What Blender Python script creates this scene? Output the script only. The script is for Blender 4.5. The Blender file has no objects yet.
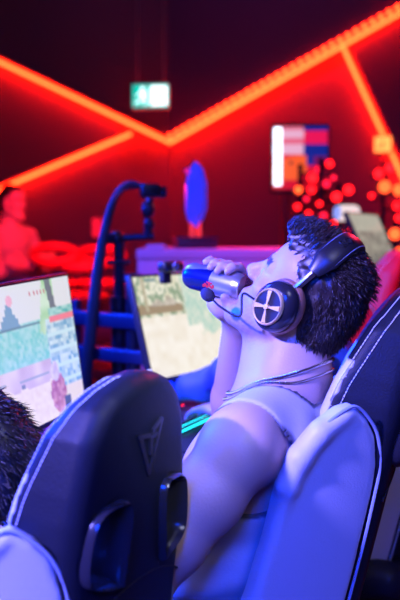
import bpy, bmesh, math, random
import numpy as np
from mathutils import Vector, Matrix, Euler
random.seed(7)
rng = np.random.default_rng(7)
SC = bpy.context.scene
COL = SC.collection
R = math.radians
V = Vector

# ------------------------------------------------------------------ camera
CAM_H, LENS = 1.29, 50.0
FPX = 600 * LENS / 36.0
PITCH = math.atan(64.0 / FPX)
def px(x, y, Y):
    """world point seen in the photograph at (x, y) and lying Y metres down the room"""
    c, s = math.cos(PITCH), math.sin(PITCH)
    a, b = (x - 200.0) / FPX, -(y - 300.0) / FPX
    d = V((a, c + b * s, -s + b * c))
    return V((0, 0, CAM_H)) + d * (Y / d.y)

# ------------------------------------------------------------------ scene bookkeeping
def props(o, label=None, cat=None, group=None, kind=None):
    if label: o['label'] = label
    if cat: o['category'] = cat
    if group: o['group'] = group
    if kind: o['kind'] = kind
    return o
def thing(name, label, cat, loc=(0, 0, 0), rz=0.0, group=None):
    o = bpy.data.objects.new(name, None)
    o.empty_display_size = 0.1
    COL.objects.link(o); o.location = loc; o.rotation_euler = (0, 0, rz)
    return props(o, label, cat, group)
def mesh_obj(name, verts, faces, mats, parent=None, smooth=True, mi=None):
    me = bpy.data.meshes.new(name)
    if isinstance(verts, np.ndarray): verts = verts.tolist()
    if isinstance(faces, np.ndarray): faces = faces.tolist()
    me.from_pydata(verts, [], faces)
    if not isinstance(mats, (list, tuple)): mats = [mats]
    for m in mats: me.materials.append(m)
    if mi is not None: me.polygons.foreach_set('material_index', np.asarray(mi, dtype=np.int32))
    me.polygons.foreach_set('use_smooth', [bool(smooth)] * len(me.polygons))
    me.update()
    o = bpy.data.objects.new(name, me); COL.objects.link(o)
    if parent: o.parent = parent
    return o
def copy_tree(o, parent=None):
    c = o.copy(); COL.objects.link(c)
    if parent: c.parent = parent
    for ch in [x for x in bpy.data.objects if x.parent == o]:
        copy_tree(ch, c)
    return c
def structure(o): o['kind'] = 'structure'; return o

# ------------------------------------------------------------------ mesh builder
class MB:
    def __init__(s): s.v = []; s.f = []; s.m = []; s.cur = 0
    def _add(s, vs, fs):
        n = len(s.v); s.v += [tuple(p) for p in vs]; s.f += [tuple(i + n for i in f) for f in fs]; s.m += [s.cur] * len(fs)
    def box(s, lo, hi, M=None):
        vs = [V((x, y, z)) for z in (lo[2], hi[2]) for y in (lo[1], hi[1]) for x in (lo[0], hi[0])]
        if M: vs = [M @ p for p in vs]
        s._add(vs, [(0, 2, 3, 1), (4, 5, 7, 6), (0, 1, 5, 4), (2, 6, 7, 3), (0, 4, 6, 2), (1, 3, 7, 5)]); return s
    def rbox(s, lo, hi, r, M=None, seg=3):
        bm = bmesh.new()
        bmesh.ops.create_cube(bm, size=1.0)
        for v in bm.verts:
            for i in range(3): v.co[i] = lo[i] + (v.co[i] + .5) * (hi[i] - lo[i])
        bmesh.ops.bevel(bm, geom=list(bm.edges), offset=r, segments=seg, profile=.5, affect='EDGES')
        bm.verts.ensure_lookup_table(); bm.verts.index_update()
        vs = [(M @ v.co) if M else v.co.copy() for v in bm.verts]
        s._add(vs, [[v.index for v in f.verts] for f in bm.faces]); bm.free(); return s
    def tube(s, pts, rad, seg=10, closed=False, cap=True, flat=None):
        pts = [V(p) for p in pts]; n = len(pts)
        rads = rad if isinstance(rad, list) else [rad] * n
        rings = []; up = None
        for i, p in enumerate(pts):
            if closed: t = pts[(i + 1) % n] - pts[i - 1]
            else: t = pts[min(i + 1, n - 1)] - pts[max(i - 1, 0)]
            t.normalize()
            if up is None:
                up = t.orthogonal().normalized() if flat is None else (V(flat) - t * t.dot(V(flat))).normalized()
            up = (up - t * up.dot(t)).normalized(); w = t.cross(up)
            rr = rads[i]; ra, rb = rr if isinstance(rr, (tuple, list)) else (rr, rr)
            rings.append([p + up * (ra * math.cos(2 * math.pi * k / seg)) + w * (rb * math.sin(2 * math.pi * k / seg)) for k in range(seg)])
        fs = []
        for i in range(n if closed else n - 1):
            j = (i + 1) % n
            for k in range(seg):
                l = (k + 1) % seg
                fs.append((i * seg + k, i * seg + l, j * seg + l, j * seg + k))
        if cap and not closed:
            fs.append(tuple(range(seg))[::-1]); fs.append(tuple((n - 1) * seg + k for k in range(seg)))
        s._add([p for r in rings for p in r], fs); return s
    def lathe(s, prof, seg=32, M=None):
        vs = []; fs = []; n = len(prof)
        for r, z in prof:
            for k in range(seg):
                a = 2 * math.pi * k / seg; p = V((r * math.cos(a), r * math.sin(a), z)); vs.append(M @ p if M else p)
        for i in range(n - 1):
            for k in range(seg):
                l = (k + 1) % seg; fs.append((i * seg + k, i * seg + l, (i + 1) * seg + l, (i + 1) * seg + k))
        fs.append(tuple(range(seg))[::-1]); fs.append(tuple((n - 1) * seg + k for k in range(seg)))
        s._add(vs, fs); return s
    def ball(s, c, r, seg=10, M=None):
        r = r if isinstance(r, (tuple, list)) else (r, r, r); vs = []; fs = []; rows = seg // 2 + 1
        for i in range(rows + 1):
            th = math.pi * (i + .02 if i == 0 else (i - .02 if i == rows else i)) / rows
            for k in range(seg):
                a = 2 * math.pi * k / seg
                p = V((c[0] + r[0] * math.sin(th) * math.cos(a), c[1] + r[1] * math.sin(th) * math.sin(a), c[2] + r[2] * math.cos(th)))
                vs.append(M @ p if M else p)
        for i in range(rows):
            for k in range(seg):
                l = (k + 1) % seg; fs.append((i * seg + k, (i + 1) * seg + k, (i + 1) * seg + l, i * seg + l))
        fs.append(tuple(range(seg))); fs.append(tuple(rows * seg + k for k in range(seg))[::-1])
        s._add(vs, fs); return s
    def prism(s, poly, a, b, M=None):
        """poly in the (x, z) plane, from y=a to y=b"""
        n = len(poly); vs = [V((x, a, z)) for x, z in poly] + [V((x, b, z)) for x, z in poly]
        if M: vs = [M @ p for p in vs]
        fs = [tuple(range(n)), tuple(range(2 * n - 1, n - 1, -1))] + [(i, i + n, (i + 1) % n + n, (i + 1) % n) for i in range(n)]
        s._add(vs, fs); return s
    def build(s, name, mats, parent=None, smooth=True, sharp=40):
        o = mesh_obj(name, s.v, s.f, mats, parent, smooth, s.m)
        bm = bmesh.new(); bm.from_mesh(o.data); bmesh.ops.recalc_face_normals(bm, faces=bm.faces); 
        if smooth:
            lim = R(sharp)
            for e in bm.edges:
                if len(e.link_faces) == 2 and e.calc_face_angle(0) > lim: e.smooth = False
        bm.to_mesh(o.data); bm.free()
        return o

# ------------------------------------------------------------------ signed distance modelling
class Field:
    """a block of signed distances; shapes are blended into it and its zero surface becomes one continuous mesh"""
    def __init__(s, lo, hi, h):
        s.h = h; s.lo = np.array(lo, dtype=np.float32)
        n = np.ceil((np.array(hi) - np.array(lo)) / h).astype(int) + 1
        s.n = n; s.d = np.full(tuple(n), 0.5, dtype=np.float32)
    def grid(s, lo=None, hi=None, pad=0.0):
        if lo is None: i0 = np.zeros(3, int); i1 = s.n
        else:
            i0 = np.clip(np.floor((np.array(lo) - pad - s.lo) / s.h).astype(int), 0, s.n)
            i1 = np.clip(np.ceil((np.array(hi) + pad - s.lo) / s.h).astype(int) + 1, 0, s.n)
        ax = [(s.lo[k] + s.h * np.arange(i0[k], i1[k])).astype(np.float32) for k in range(3)]
        X, Y, Z = np.meshgrid(*ax, indexing='ij', sparse=True)
        return (slice(i0[0], i1[0]), slice(i0[1], i1[1]), slice(i0[2], i1[2])), X, Y, Z
    def blend(s, sl, d, k, op='u'):
        a = s.d[sl]
        if a.size == 0: return
        if op == 'u':
            if k <= 0: s.d[sl] = np.minimum(a, d); return
            h = np.clip(.5 + .5 * (d - a) / k, 0, 1); s.d[sl] = d + (a - d) * h - k * h * (1 - h)
        else:                                    # carve
            d = -d
            if k <= 0: s.d[sl] = np.maximum(a, d); return
            h = np.clip(.5 - .5 * (d - a) / k, 0, 1); s.d[sl] = d + (a - d) * h + k * h * (1 - h)
    def cone(s, a, b, ra, rb=None, k=.02, op='u'):
        rb = ra if rb is None else rb
        a = np.array(a, dtype=np.float32); b = np.array(b, dtype=np.float32); r = max(ra, rb)
        sl, X, Y, Z = s.grid(np.minimum(a, b) - r, np.maximum(a, b) + r, 1.5 * k + 3 * s.h)
        ab = b - a; L2 = float(ab @ ab) + 1e-9
        t = np.clip(((X - a[0]) * ab[0] + (Y - a[1]) * ab[1] + (Z - a[2]) * ab[2]) / L2, 0, 1)
        d = np.sqrt((X - a[0] - t * ab[0]) ** 2 + (Y - a[1] - t * ab[1]) ** 2 + (Z - a[2] - t * ab[2]) ** 2) - (ra + (rb - ra) * t)
        s.blend(sl, d, k, op); return s
    def chain(s, pts, rads, k=.012):
        for i in range(len(pts) - 1): s.cone(pts[i], pts[i + 1], rads[i], rads[i + 1], k)
        return s
    def ell(s, c, r, M=None, k=.02, op='u'):
        """ellipsoid, axes = columns of the 3x3 matrix M"""
        c = np.array(c, dtype=np.float32); rm = max(r)
        A = np.eye(3) if M is None else np.array(M)
        ext = np.sqrt(((A * np.array(r)[None, :]) ** 2).sum(1))
        sl, X, Y, Z = s.grid(c - ext, c + ext, 1.5 * k + 3 * s.h)
        x, y, z = X - c[0], Y - c[1], Z - c[2]
        q = [x * A[0, i] + y * A[1, i] + z * A[2, i] for i in range(3)]
        k0 = np.sqrt((q[0] / r[0]) ** 2 + (q[1] / r[1]) ** 2 + (q[2] / r[2]) ** 2)
        k1 = np.sqrt((q[0] / r[0] ** 2) ** 2 + (q[1] / r[1] ** 2) ** 2 + (q[2] / r[2] ** 2) ** 2) + 1e-6
        s.blend(sl, k0 * (k0 - 1) / k1, k, op); return s
    def rbox(s, c, half, r, M=None, k=.01, op='u'):
        c = np.array(c, dtype=np.float32); A = np.eye(3) if M is None else np.array(M)
        ext = (np.abs(A) * np.array(half)[None, :]).sum(1)
        sl, X, Y, Z = s.grid(c - ext, c + ext, 1.5 * k + 3 * s.h)
        x, y, z = X - c[0], Y - c[1], Z - c[2]
        q = [np.abs(x * A[0, i] + y * A[1, i] + z * A[2, i]) - half[i] + r for i in range(3)]
        d = np.sqrt(np.maximum(q[0], 0) ** 2 + np.maximum(q[1], 0) ** 2 + np.maximum(q[2], 0) ** 2) + np.minimum(np.maximum(np.maximum(q[0], q[1]), q[2]), 0) - r
        s.blend(sl, d, k, op); return s
    def fn(s, f, k=0, op='u'):
        sl, X, Y, Z = s.grid(); s.blend(sl, f(X, Y, Z), k, op); return s
    def mesh(s, relax=1):
        d = s.d; n = np.array(d.shape)
        ins = d < 0
        c = ins[:-1, :-1, :-1].astype(np.int8)
        for dx, dy, dz in ((1,0,0),(0,1,0),(0,0,1),(1,1,0),(1,0,1),(0,1,1),(1,1,1)):
            c = c + ins[dx:n[0]-1+dx, dy:n[1]-1+dy, dz:n[2]-1+dz]
        act = (c > 0) & (c < 8)
        ids = np.full(act.shape, -1, dtype=np.int64); I = np.argwhere(act); ids[act] = np.arange(len(I))
        acc = np.zeros((len(I), 3)); cnt = np.zeros(len(I))
        offs = [(0,0,0),(1,0,0),(0,1,0),(1,1,0),(0,0,1),(1,0,1),(0,1,1),(1,1,1)]
        val = [d[I[:,0]+o[0], I[:,1]+o[1], I[:,2]+o[2]] for o in offs]
        for a in range(8):
            for b in range(a + 1, 8):
                df = [abs(offs[a][i] - offs[b][i]) for i in range(3)]
                if sum(df) != 1: continue
                m = (val[a] < 0) != (val[b] < 0)
                t = np.where(m, val[a] / (val[a] - val[b] + 1e-12), 0)
                P = np.array(offs[a])[None] + t[:, None] * (np.array(offs[b]) - np.array(offs[a]))[None]
                acc[m] += P[m]; cnt[m] += 1
        vs = s.lo + (I + acc / cnt[:, None]) * s.h
        faces = []
        for ax in range(3):
            o1, o2 = [(1, 2), (2, 0), (0, 1)][ax]
            sa = [slice(None)] * 3; sb = [slice(None)] * 3
            sa[ax] = slice(0, n[ax] - 1); sb[ax] = slice(1, n[ax])
            A, B = ins[tuple(sa)], ins[tuple(sb)]
            E = np.argwhere(A != B)
            E = E[(E[:, o1] > 0) & (E[:, o2] > 0) & (E[:, o1] < n[o1] - 1) & (E[:, o2] < n[o2] - 1)]
            flip = B[E[:, 0], E[:, 1], E[:, 2]]
            q = []
            for d1, d2 in ((-1, -1), (0, -1), (0, 0), (-1, 0)):
                J = E.copy(); J[:, o1] += d1; J[:, o2] += d2; q.append(ids[J[:, 0], J[:, 1], J[:, 2]])
            q = np.stack(q, 1); q[flip] = q[flip][:, ::-1]; faces.append(q)
        F = np.concatenate(faces)
        F = F[(F >= 0).all(1)]
        for _ in range(relax):                    # gentle smoothing
            sm = np.zeros_like(vs); cn = np.zeros(len(vs))
            for i in range(4):
                np.add.at(sm, F[:, i], vs[F[:, (i + 1) % 4]]); np.add.at(cn, F[:, i], 1)
                np.add.at(sm, F[:, i], vs[F[:, (i - 1) % 4]]); np.add.at(cn, F[:, i], 1)
            vs = .5 * vs + .5 * sm / np.maximum(cn, 1)[:, None]
        return vs, F
    def biggest(s, vs, F):
        """keep the largest connected piece"""
        par = np.arange(len(vs))
        e = np.concatenate([F[:, [0, 1]], F[:, [1, 2]], F[:, [2, 3]]])
        for _ in range(200):
            m = np.minimum(par[e[:, 0]], par[e[:, 1]])
            new = par.copy(); np.minimum.at(new, e[:, 0], m); np.minimum.at(new, e[:, 1], m); new = new[new]
            if (new == par).all(): break
            par = new
        u, c = np.unique(par, return_counts=True); keep = par == u[c.argmax()]
        idx = np.cumsum(keep) - 1
        Fk = F[keep[F].all(1)]
        return vs[keep], idx[Fk]
    def build(s, name, mats, parent=None, relax=1, one=False):
        vs, F = s.mesh(relax)
        if one: vs, F = s.biggest(vs, F)
        return mesh_obj(name, vs, F, mats, parent)

def poly2d(X, Y, poly):
    """signed distance to a polygon"""
    d = None; sgn = None
    n = len(poly)
    for i in range(n):
        ax, ay = poly[i]; bx, by = poly[(i + 1) % n]; ex, ey = bx - ax, by - ay
        wx, wy = X - ax, Y - ay
        t = np.clip((wx * ex + wy * ey) / (ex * ex + ey * ey + 1e-12), 0, 1)
        q = (wx - ex * t) ** 2 + (wy - ey * t) ** 2
        d = q if d is None else np.minimum(d, q)
        c1 = Y >= ay; c2 = Y < by; c3 = ex * wy > ey * wx
        fl = (c1 & c2 & c3) | (~c1 & ~c2 & ~c3)
        sgn = fl if sgn is None else (sgn ^ fl)
    return np.where(sgn, -1, 1) * np.sqrt(d)
def extrude(d2, n, h, r):
    a = d2 + r; b = np.abs(n) - h + r
    return np.sqrt(np.maximum(a, 0) ** 2 + np.maximum(b, 0) ** 2) + np.minimum(np.maximum(a, b), 0) - r
def catmull(P, n=8):
    P = [np.array(p, float) for p in P]; out = []
    Q = [2 * P[0] - P[1]] + P + [2 * P[-1] - P[-2]]
    for i in range(1, len(Q) - 2):
        for j in range(n):
            t = j / n
            out.append(.5 * (2 * Q[i] + (Q[i+1] - Q[i-1]) * t + (2*Q[i-1] - 5*Q[i] + 4*Q[i+1] - Q[i+2]) * t*t + (3*Q[i] - Q[i-1] - 3*Q[i+1] + Q[i+2]) * t**3))
    out.append(P[-1]); return [V(p) for p in out]

# ------------------------------------------------------------------ materials
def mat(name, col, rough=.5, metal=0.0, emit=None, es=1.0, noise=None, bump=None, spec=.5, sss=0.0, sheen=0.0, coat=0.0, trans=0.0):
    m = bpy.data.materials.new(name); m.use_nodes = True
    nt = m.node_tree; b = nt.nodes['Principled BSDF']
    b.inputs['Base Color'].default_value = (*col, 1); b.inputs['Roughness'].default_value = rough
    b.inputs['Metallic'].default_value = metal; b.inputs['Specular IOR Level'].default_value = spec
    if sss: b.inputs['Subsurface Weight'].default_value = sss; b.inputs['Subsurface Radius'].default_value = (.012, .004, .002)
    if sheen: b.inputs['Sheen Weight'].default_value = sheen
    if coat: b.inputs['Coat Weight'].default_value = coat
    if trans: b.inputs['Transmission Weight'].default_value = trans
    if emit: b.inputs['Emission Color'].default_value = (*emit, 1); b.inputs['Emission Strength'].default_value = es
    if noise or bump:
        tc = nt.nodes.new('ShaderNodeTexCoord')
    if noise:                                    # (scale, amount)
        n = nt.nodes.new('ShaderNodeTexNoise'); n.inputs['Scale'].default_value = noise[0]; n.inputs['Detail'].default_value = 4
        r = nt.nodes.new('ShaderNodeMixRGB'); r.inputs[1].default_value = (*[c * (1 - noise[1]) for c in col], 1); r.inputs[2].default_value = (*[min(1, c * (1 + noise[1])) for c in col], 1)
        nt.links.new(tc.outputs['Object'], n.inputs['Vector']); nt.links.new(n.outputs['Fac'], r.inputs[0]); nt.links.new(r.outputs[0], b.inputs['Base Color'])
    if bump:                                     # (scale, strength)
        n2 = nt.nodes.new('ShaderNodeTexNoise'); n2.inputs['Scale'].default_value = bump[0]; n2.inputs['Detail'].default_value = 3
        bp = nt.nodes.new('ShaderNodeBump'); bp.inputs['Strength'].default_value = bump[1]; bp.inputs['Distance'].default_value = .002
        nt.links.new(tc.outputs['Object'], n2.inputs['Vector']); nt.links.new(n2.outputs['Fac'], bp.inputs['Height']); nt.links.new(bp.outputs[0], b.inputs['Normal'])
    return m
def emis(name, col, s=1.0):
    m = bpy.data.materials.new(name); m.use_nodes = True; nt = m.node_tree
    nt.nodes.remove(nt.nodes['Principled BSDF'])
    e = nt.nodes.new('ShaderNodeEmission'); e.inputs[0].default_value = (*col, 1); e.inputs[1].default_value = s
    nt.links.new(e.outputs[0], nt.nodes['Material Output'].inputs[0]); return m
def attr_mat(name, attr='tint', rough=.5, emission=False, strength=1.0, bump=None, sss=0.0, spec=.5):
    m = mat(name, (1, 1, 1), rough, bump=bump, sss=sss, spec=spec); nt = m.node_tree; b = nt.nodes['Principled BSDF']
    a = nt.nodes.new('ShaderNodeVertexColor'); a.layer_name = attr
    if emission:
        b.inputs['Base Color'].default_value = (.01, .01, .01, 1)
        nt.links.new(a.outputs[0], b.inputs['Emission Color']); b.inputs['Emission Strength'].default_value = strength
    else: nt.links.new(a.outputs[0], b.inputs['Base Color'])
    return m
def paint(o, cols, attr='tint'):
    """cols: one rgb per vertex"""
    a = o.data.color_attributes.new(attr, 'FLOAT_COLOR', 'POINT')
    c = np.ones((len(cols), 4), dtype=np.float32); c[:, :3] = cols; a.data.foreach_set('color', c.ravel())

M_ = {}
M_['skin'] = attr_mat('skin', rough=.48, bump=(220, .25), sss=.06)
M_['hair'] = mat('dark_brown_hair', (.024, .013, .010), .4)
M_['black_hair'] = mat('black_hair', (.012, .01, .01), .4)
M_['tank'] = attr_mat('grey_ribbed_cotton', rough=.85, bump=(160, .3))
M_['piping'] = mat('dark_piping', (.05, .05, .07), .7)
M_['trousers'] = mat('dark_cotton', (.02, .02, .025), .85)
M_['shoe'] = mat('black_shoe', (.03, .03, .03), .6)
M_['blue_shirt'] = mat('blue_jersey', (.03, .09, .42), .6, bump=(60, .3))
M_['dark_shirt'] = mat('dark_jersey', (.015, .017, .03), .7)
M_['grey_shirt'] = mat('pale_shirt', (.38, .3, .3), .8)
M_['leather'] = mat('black_leather', (.009, .010, .019), .55, bump=(260, .35), spec=.35)
M_['white_leather'] = mat('white_leather', (.62, .62, .66), .5, bump=(300, .3))
M_['thread'] = mat('white_thread', (.8, .8, .85), .7)
M_['red_lit_leather'] = mat('red_lit_leather', (.55, .02, .05), .5, bump=(260, .3))  # red light on the background chair put into its leather colour
M_['edge'] = mat('pale_piping_cord', (.35, .42, .6), .45)
M_['plastic'] = mat('black_plastic', (.014, .014, .017), .35)
M_['matte'] = mat('matte_black_plastic', (.01, .01, .012), .6)
M_['gloss'] = mat('glossy_black_plastic', (.02, .02, .028), .22)
M_['steel'] = mat('brushed_steel', (.6, .6, .62), .3, 1.0)
M_['silver'] = mat('silver_chain', (.9, .87, .8), .18, 1.0)
M_['gold'] = mat('gold_metal', (1.0, .72, .28), .38, .25)
M_['cushion'] = mat('brown_leatherette', (.30, .13, .08), .5)
M_['desk'] = mat('dark_desk_top', (.03, .03, .04), .5, noise=(6, .2))
M_['plinth'] = mat('white_painted_board', (.62, .58, .66), .55)
M_['recess'] = mat('recess_glow_paint', (.26, .10, .13), .7, noise=(1.2, .1))  # LED glow put into the colour: lighter and redder than the panels
M_['wall'] = mat('dark_wall_paint', (.09, .075, .09), .7, noise=(1.2, .12))
M_['wall_p'] = mat('plum_wall_paint', (.15, .06, .12), .7, noise=(1.2, .12))
M_['floor'] = mat('dark_carpet', (.05, .04, .05), .9, noise=(30, .3))
# ================================================================== the room
KX, KY = px(170, 137, 9.0).x, 9.0                      # the inner corner where the two LED walls meet
class Wall:
    def __init__(s, org, to):
        s.o = V((org[0], org[1], 0)); s.e = (V((to[0], to[1], 0)) - s.o).normalized()
        n = V((s.e.y, -s.e.x, 0)); s.n = n if n.y < 0 else -n
    def sz(s, x, y, off=0.0):                          # photograph point -> (along, up) on the wall face
        a = px(x, y, 1.0); c = V((0, 0, CAM_H)); d = a - c
        q = s.o + s.n * off
        t = (q - c).dot(s.n) / d.dot(s.n); p = c + d * t
        return ((p - s.o).dot(s.e), p.z)
    def at(s, a, z, off): return s.o + s.e * a + s.n * off + V((0, 0, z))
WL = Wall((KX, KY), (-5.2, 7.6)); WR = Wall((KX, KY), (5.2, 6.9))
H_CEIL = 5.2
def slab(name, W, poly, o0, o1, m):
    n = len(poly)
    vs = [W.at(a, z, o0) for a, z in poly] + [W.at(a, z, o1) for a, z in poly]
    fs = [tuple(range(n)), tuple(range(2 * n - 1, n - 1, -1))] + [(i, i + n, (i + 1) % n + n, (i + 1) % n) for i in range(n)]
    b = MB(); b._add(vs, fs); return structure(b.build(name, m, smooth=False))
fl = MB(); fl.box((-6, -2.5, -.1), (6, 9.4, 0)); structure(fl.build('floor', M_['floor'], smooth=False))
ce = MB(); ce.box((-6, 1.5, H_CEIL), (6, 9.4, H_CEIL + .1)); structure(ce.build('ceiling', M_['wall'], smooth=False))
slab('wall_left', WL, [(-.05, 0), (5.2, 0), (5.2, H_CEIL), (-.05, H_CEIL)], -.2, 0, M_['recess'])
slab('wall_right', WR, [(-.05, 0), (6.2, 0), (6.2, H_CEIL), (-.05, H_CEIL)], -.2, 0, M_['recess'])
# raised panels whose lower edges carry the LED profiles
T2, T1 = .20, .10
def ln(W, p, q, off, ext0=0.0, ext1=0.0):
    a, b = W.sz(*p, off), W.sz(*q, off); dx, dz = b[0] - a[0], b[1] - a[1]
    return (a[0] - dx * ext0, a[1] - dz * ext0), (b[0] + dx * ext1, b[1] + dz * ext1)
a, b = ln(WL, (170, 138), (0, 57), T2, 0, .9)
slab('trim_1', WL, [a, b, (b[0], H_CEIL), (0, H_CEIL)], .0, T2, M_['wall'])
ap = WL.sz(131, 129, T1); lo_ = ln(WL, (131, 129), (0, 184), T1, 0, .9)[1]; up_ = ln(WL, (131, 129), (0, 62), T1, 0, .9)[1]
slab('trim_2', WL, [ap, up_, lo_], .0, T1, M_['recess'])
c_, d_ = ln(WR, (170, 138), (400, 8), T2, 0, .5)
slab('trim_3', WR, [c_, d_, (d_[0], H_CEIL), (0, H_CEIL)], .0, T2, M_['wall_p'])
e_, f_ = ln(WR, (346, 38), (400, 158), T1, 0, 1.2)
slab('trim_4', WR, [e_, f_, (d_[0], f_[1]), (d_[0], d_[1])], .0, T1, M_['wall_p'])
M_led = emis('red_orange_led', (52.0, .55, .11), 1.0)
M_chan = mat('led_channel', (.3, .28, .28), .4, .6)
def led(W, p, q, off, dn, label, ext0=0.0, ext1=0.0, beads=False):
    """an aluminium channel with a lit diffuser under the edge of a raised panel"""
    a, b = ln(W, p, q, off, ext0, ext1)
    A, B = W.at(a[0] + dn[0], a[1] + dn[1], off), W.at(b[0] + dn[0], b[1] + dn[1], off)
    t = thing('led_strip_light', label, 'strip light', A)
    m = MB(); m.tube([A - t.location, B - t.location], .017, 10); m.build('diffuser', M_led, t)
    up = V((0, 0, 1)); dd = (B - A).normalized(); pr = W.n.cross(dd).normalized(); 
    if pr.dot(W.e * dn[0] + up * dn[1]) > 0: pr = -pr
    c = MB(); h = [A - t.location + pr * .033, B - t.location + pr * .033]
    c.tube(h, (.02, .008), 8, flat=W.n); c.build('channel', M_chan, t)
    if beads:
        L = (B - A).length; n = int(L / .085); k = MB(); k.ball((0, 0, 0), .024, 8); d0 = k.build('diode', M_led, t)
        for i in range(n):
            o = d0 if i == 0 else d0.copy()
            if i: COL.objects.link(o)
            o.location = A - t.location + dd * (.085 * (i + .5)) + pr * .05 + W.n * .03
    return t
led(WL, (170, 138), (0, 57), T2 - .03, (0, -.05), 'long red LED strip falling from upper left wall edge to the corner', .0, .9)
led(WL, (131, 129), (0, 184), T1 - .03, (0, -.05), 'red LED strip under the dark triangular wall panel, above the standing person', .0, .9)
led(WR, (170, 138), (400, 8), T2 - .03, (0, -.05), 'long red LED strip climbing from the corner to upper right, with beaded edge', .0, .5, True)
led(WR, (346, 40), (400, 158), T1 - .03, (-.05, -.02), 'short red LED strip slanting down from the long right strip past the square sign', 0, 1.2)

# emergency exit sign, hung from the ceiling in front of the corner
P = px(151, 96, 8.3)
t = thing('exit_sign', 'lit green and white emergency exit sign above the meeting point of the red strips', 'sign', P - V((0, 0, .13)), R(-6))
m = MB(); m.rbox((-.18, -.035, 0), (.18, .035, .245), .015); m.build('housing', mat('white_sign_housing', (.75, .75, .75), .5), t)
m = MB(); m.box((-.175, -.04, .018), (.175, -.0355, .232)); m.build('sign_face', emis('sign_green', (.0, .62, .52), 1.1), t, smooth=False)
Mw = emis('sign_white', (.8, 1.0, 1.0), 2.2)
m = MB()                                                # running figure, door and arrow
def y0(poly): m.prism(poly, -.046, -.0405)
y0([(.0, .03), (.165, .03), (.165, .22), (.0, .22)])
m.ball((-.075, -.044, .195), (.02, .004, .02))
y0([(-.105, .165), (-.06, .175), (-.045, .12), (-.085, .105)])
y0([(-.06, .172), (-.02, .14), (-.03, .125), (-.065, .155)])
y0([(-.10, .165), (-.14, .13), (-.13, .12), (-.09, .15)])
y0([(-.085, .11), (-.055, .11), (-.025, .075), (-.05, .03), (-.065, .035), (-.045, .075)])
y0([(-.085, .11), (-.065, .10), (-.10, .06), (-.155, .055), (-.155, .07), (-.11, .075)])
m.build('pictogram', Mw, t, smooth=False)
m = MB(); m.prism([(.03, .115), (.10, .115), (.10, .085), (.145, .125), (.10, .165), (.10, .135), (.03, .135)], -.052, -.0465)
m.build('arrow', emis('sign_arrow', (.25, .75, .68), 1.2), t, smooth=False)
m = MB()
for x in (-.13, .13): m.tube([(x, 0, .24), (x, 0, H_CEIL - (P.z - .13))], .004, 6)
m.build('suspension_wire', M_['steel'], t)
# square lit sign on the right wall
s_, z_ = WR.sz(384, 145, .14); P = WR.at(s_, z_, .17)
t = thing('square_sign', 'small square yellow lit sign beside the slanting red strip', 'sign', P, math.atan2(WR.e.y, WR.e.x))
m = MB(); m.rbox((-.085, -.03, -.08), (.085, .03, .08), .012); m.build('housing', M_['matte'], t)
m = MB(); m.rbox((-.078, -.045, -.073), (.078, -.031, .073), .006); m.build('sign_face', emis('sign_amber', (3.0, .62, .14), 1.0), t)
m = MB(); m.box((-.008, -.05, -.03), (.008, -.046, .03)); m.box((-.05, -.05, -.03), (.0, -.046, -.018)); m.build('symbol', emis('sign_symbol', (.9, .05, .03), 1.0), t, smooth=False)
m = MB(); m.tube([(0, .02, 0), (0, .17, 0)], .015, 8); m.build('bracket', M_['matte'], t)
# ================================================================== gaming chairs
M_shell = attr_mat('two_tone_leather', rough=.5, spec=.22, bump=(260, .3))
def half_width(w):
    return float(np.interp(w, [0, .25, .42, .52, .58, .65, .72, .762, .785, .80, .806], [.135, .135, .148, .166, .168, .157, .140, .114, .084, .045, .0]))
def bend(x): return -.016 + .6 * np.minimum(np.abs(x), .17) ** 2       # convex back: the surface n of the rear panel
def depth(w): return np.interp(w, [0, .5, .62, .72, .80, .85], [.12, .150, .130, .10, .07, .06])     # the rim deepens downwards
OUT = [(-half_width(w), w) for w in np.r_[np.linspace(0, .72, 19), np.linspace(.735, .806, 14)]]
OUT = OUT + [(-x, w) for x, w in OUT[::-1][1:]]
SLOT = [(.062, .485), (.050, .600), (.082, .616), (.124, .600), (.138, .535), (.124, .503)]
def wing_frame(): return V((-.152, .012, 0)), V((-.63, .776, 0)).normalized()
WING = [(.0, .0), (-.004, .30), (.0, .44), (.006, .50), (.028, .55), (.055, .578), (.088, .597), (.112, .588), (.146, .556), (.174, .508), (.186, .45), (.186, .36), (.192, .26), (.205, .15), (.21, .0)]
def wing_w(s):                                                          # outward bow of the wing
    return .55 * s * (.2 - s)
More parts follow.
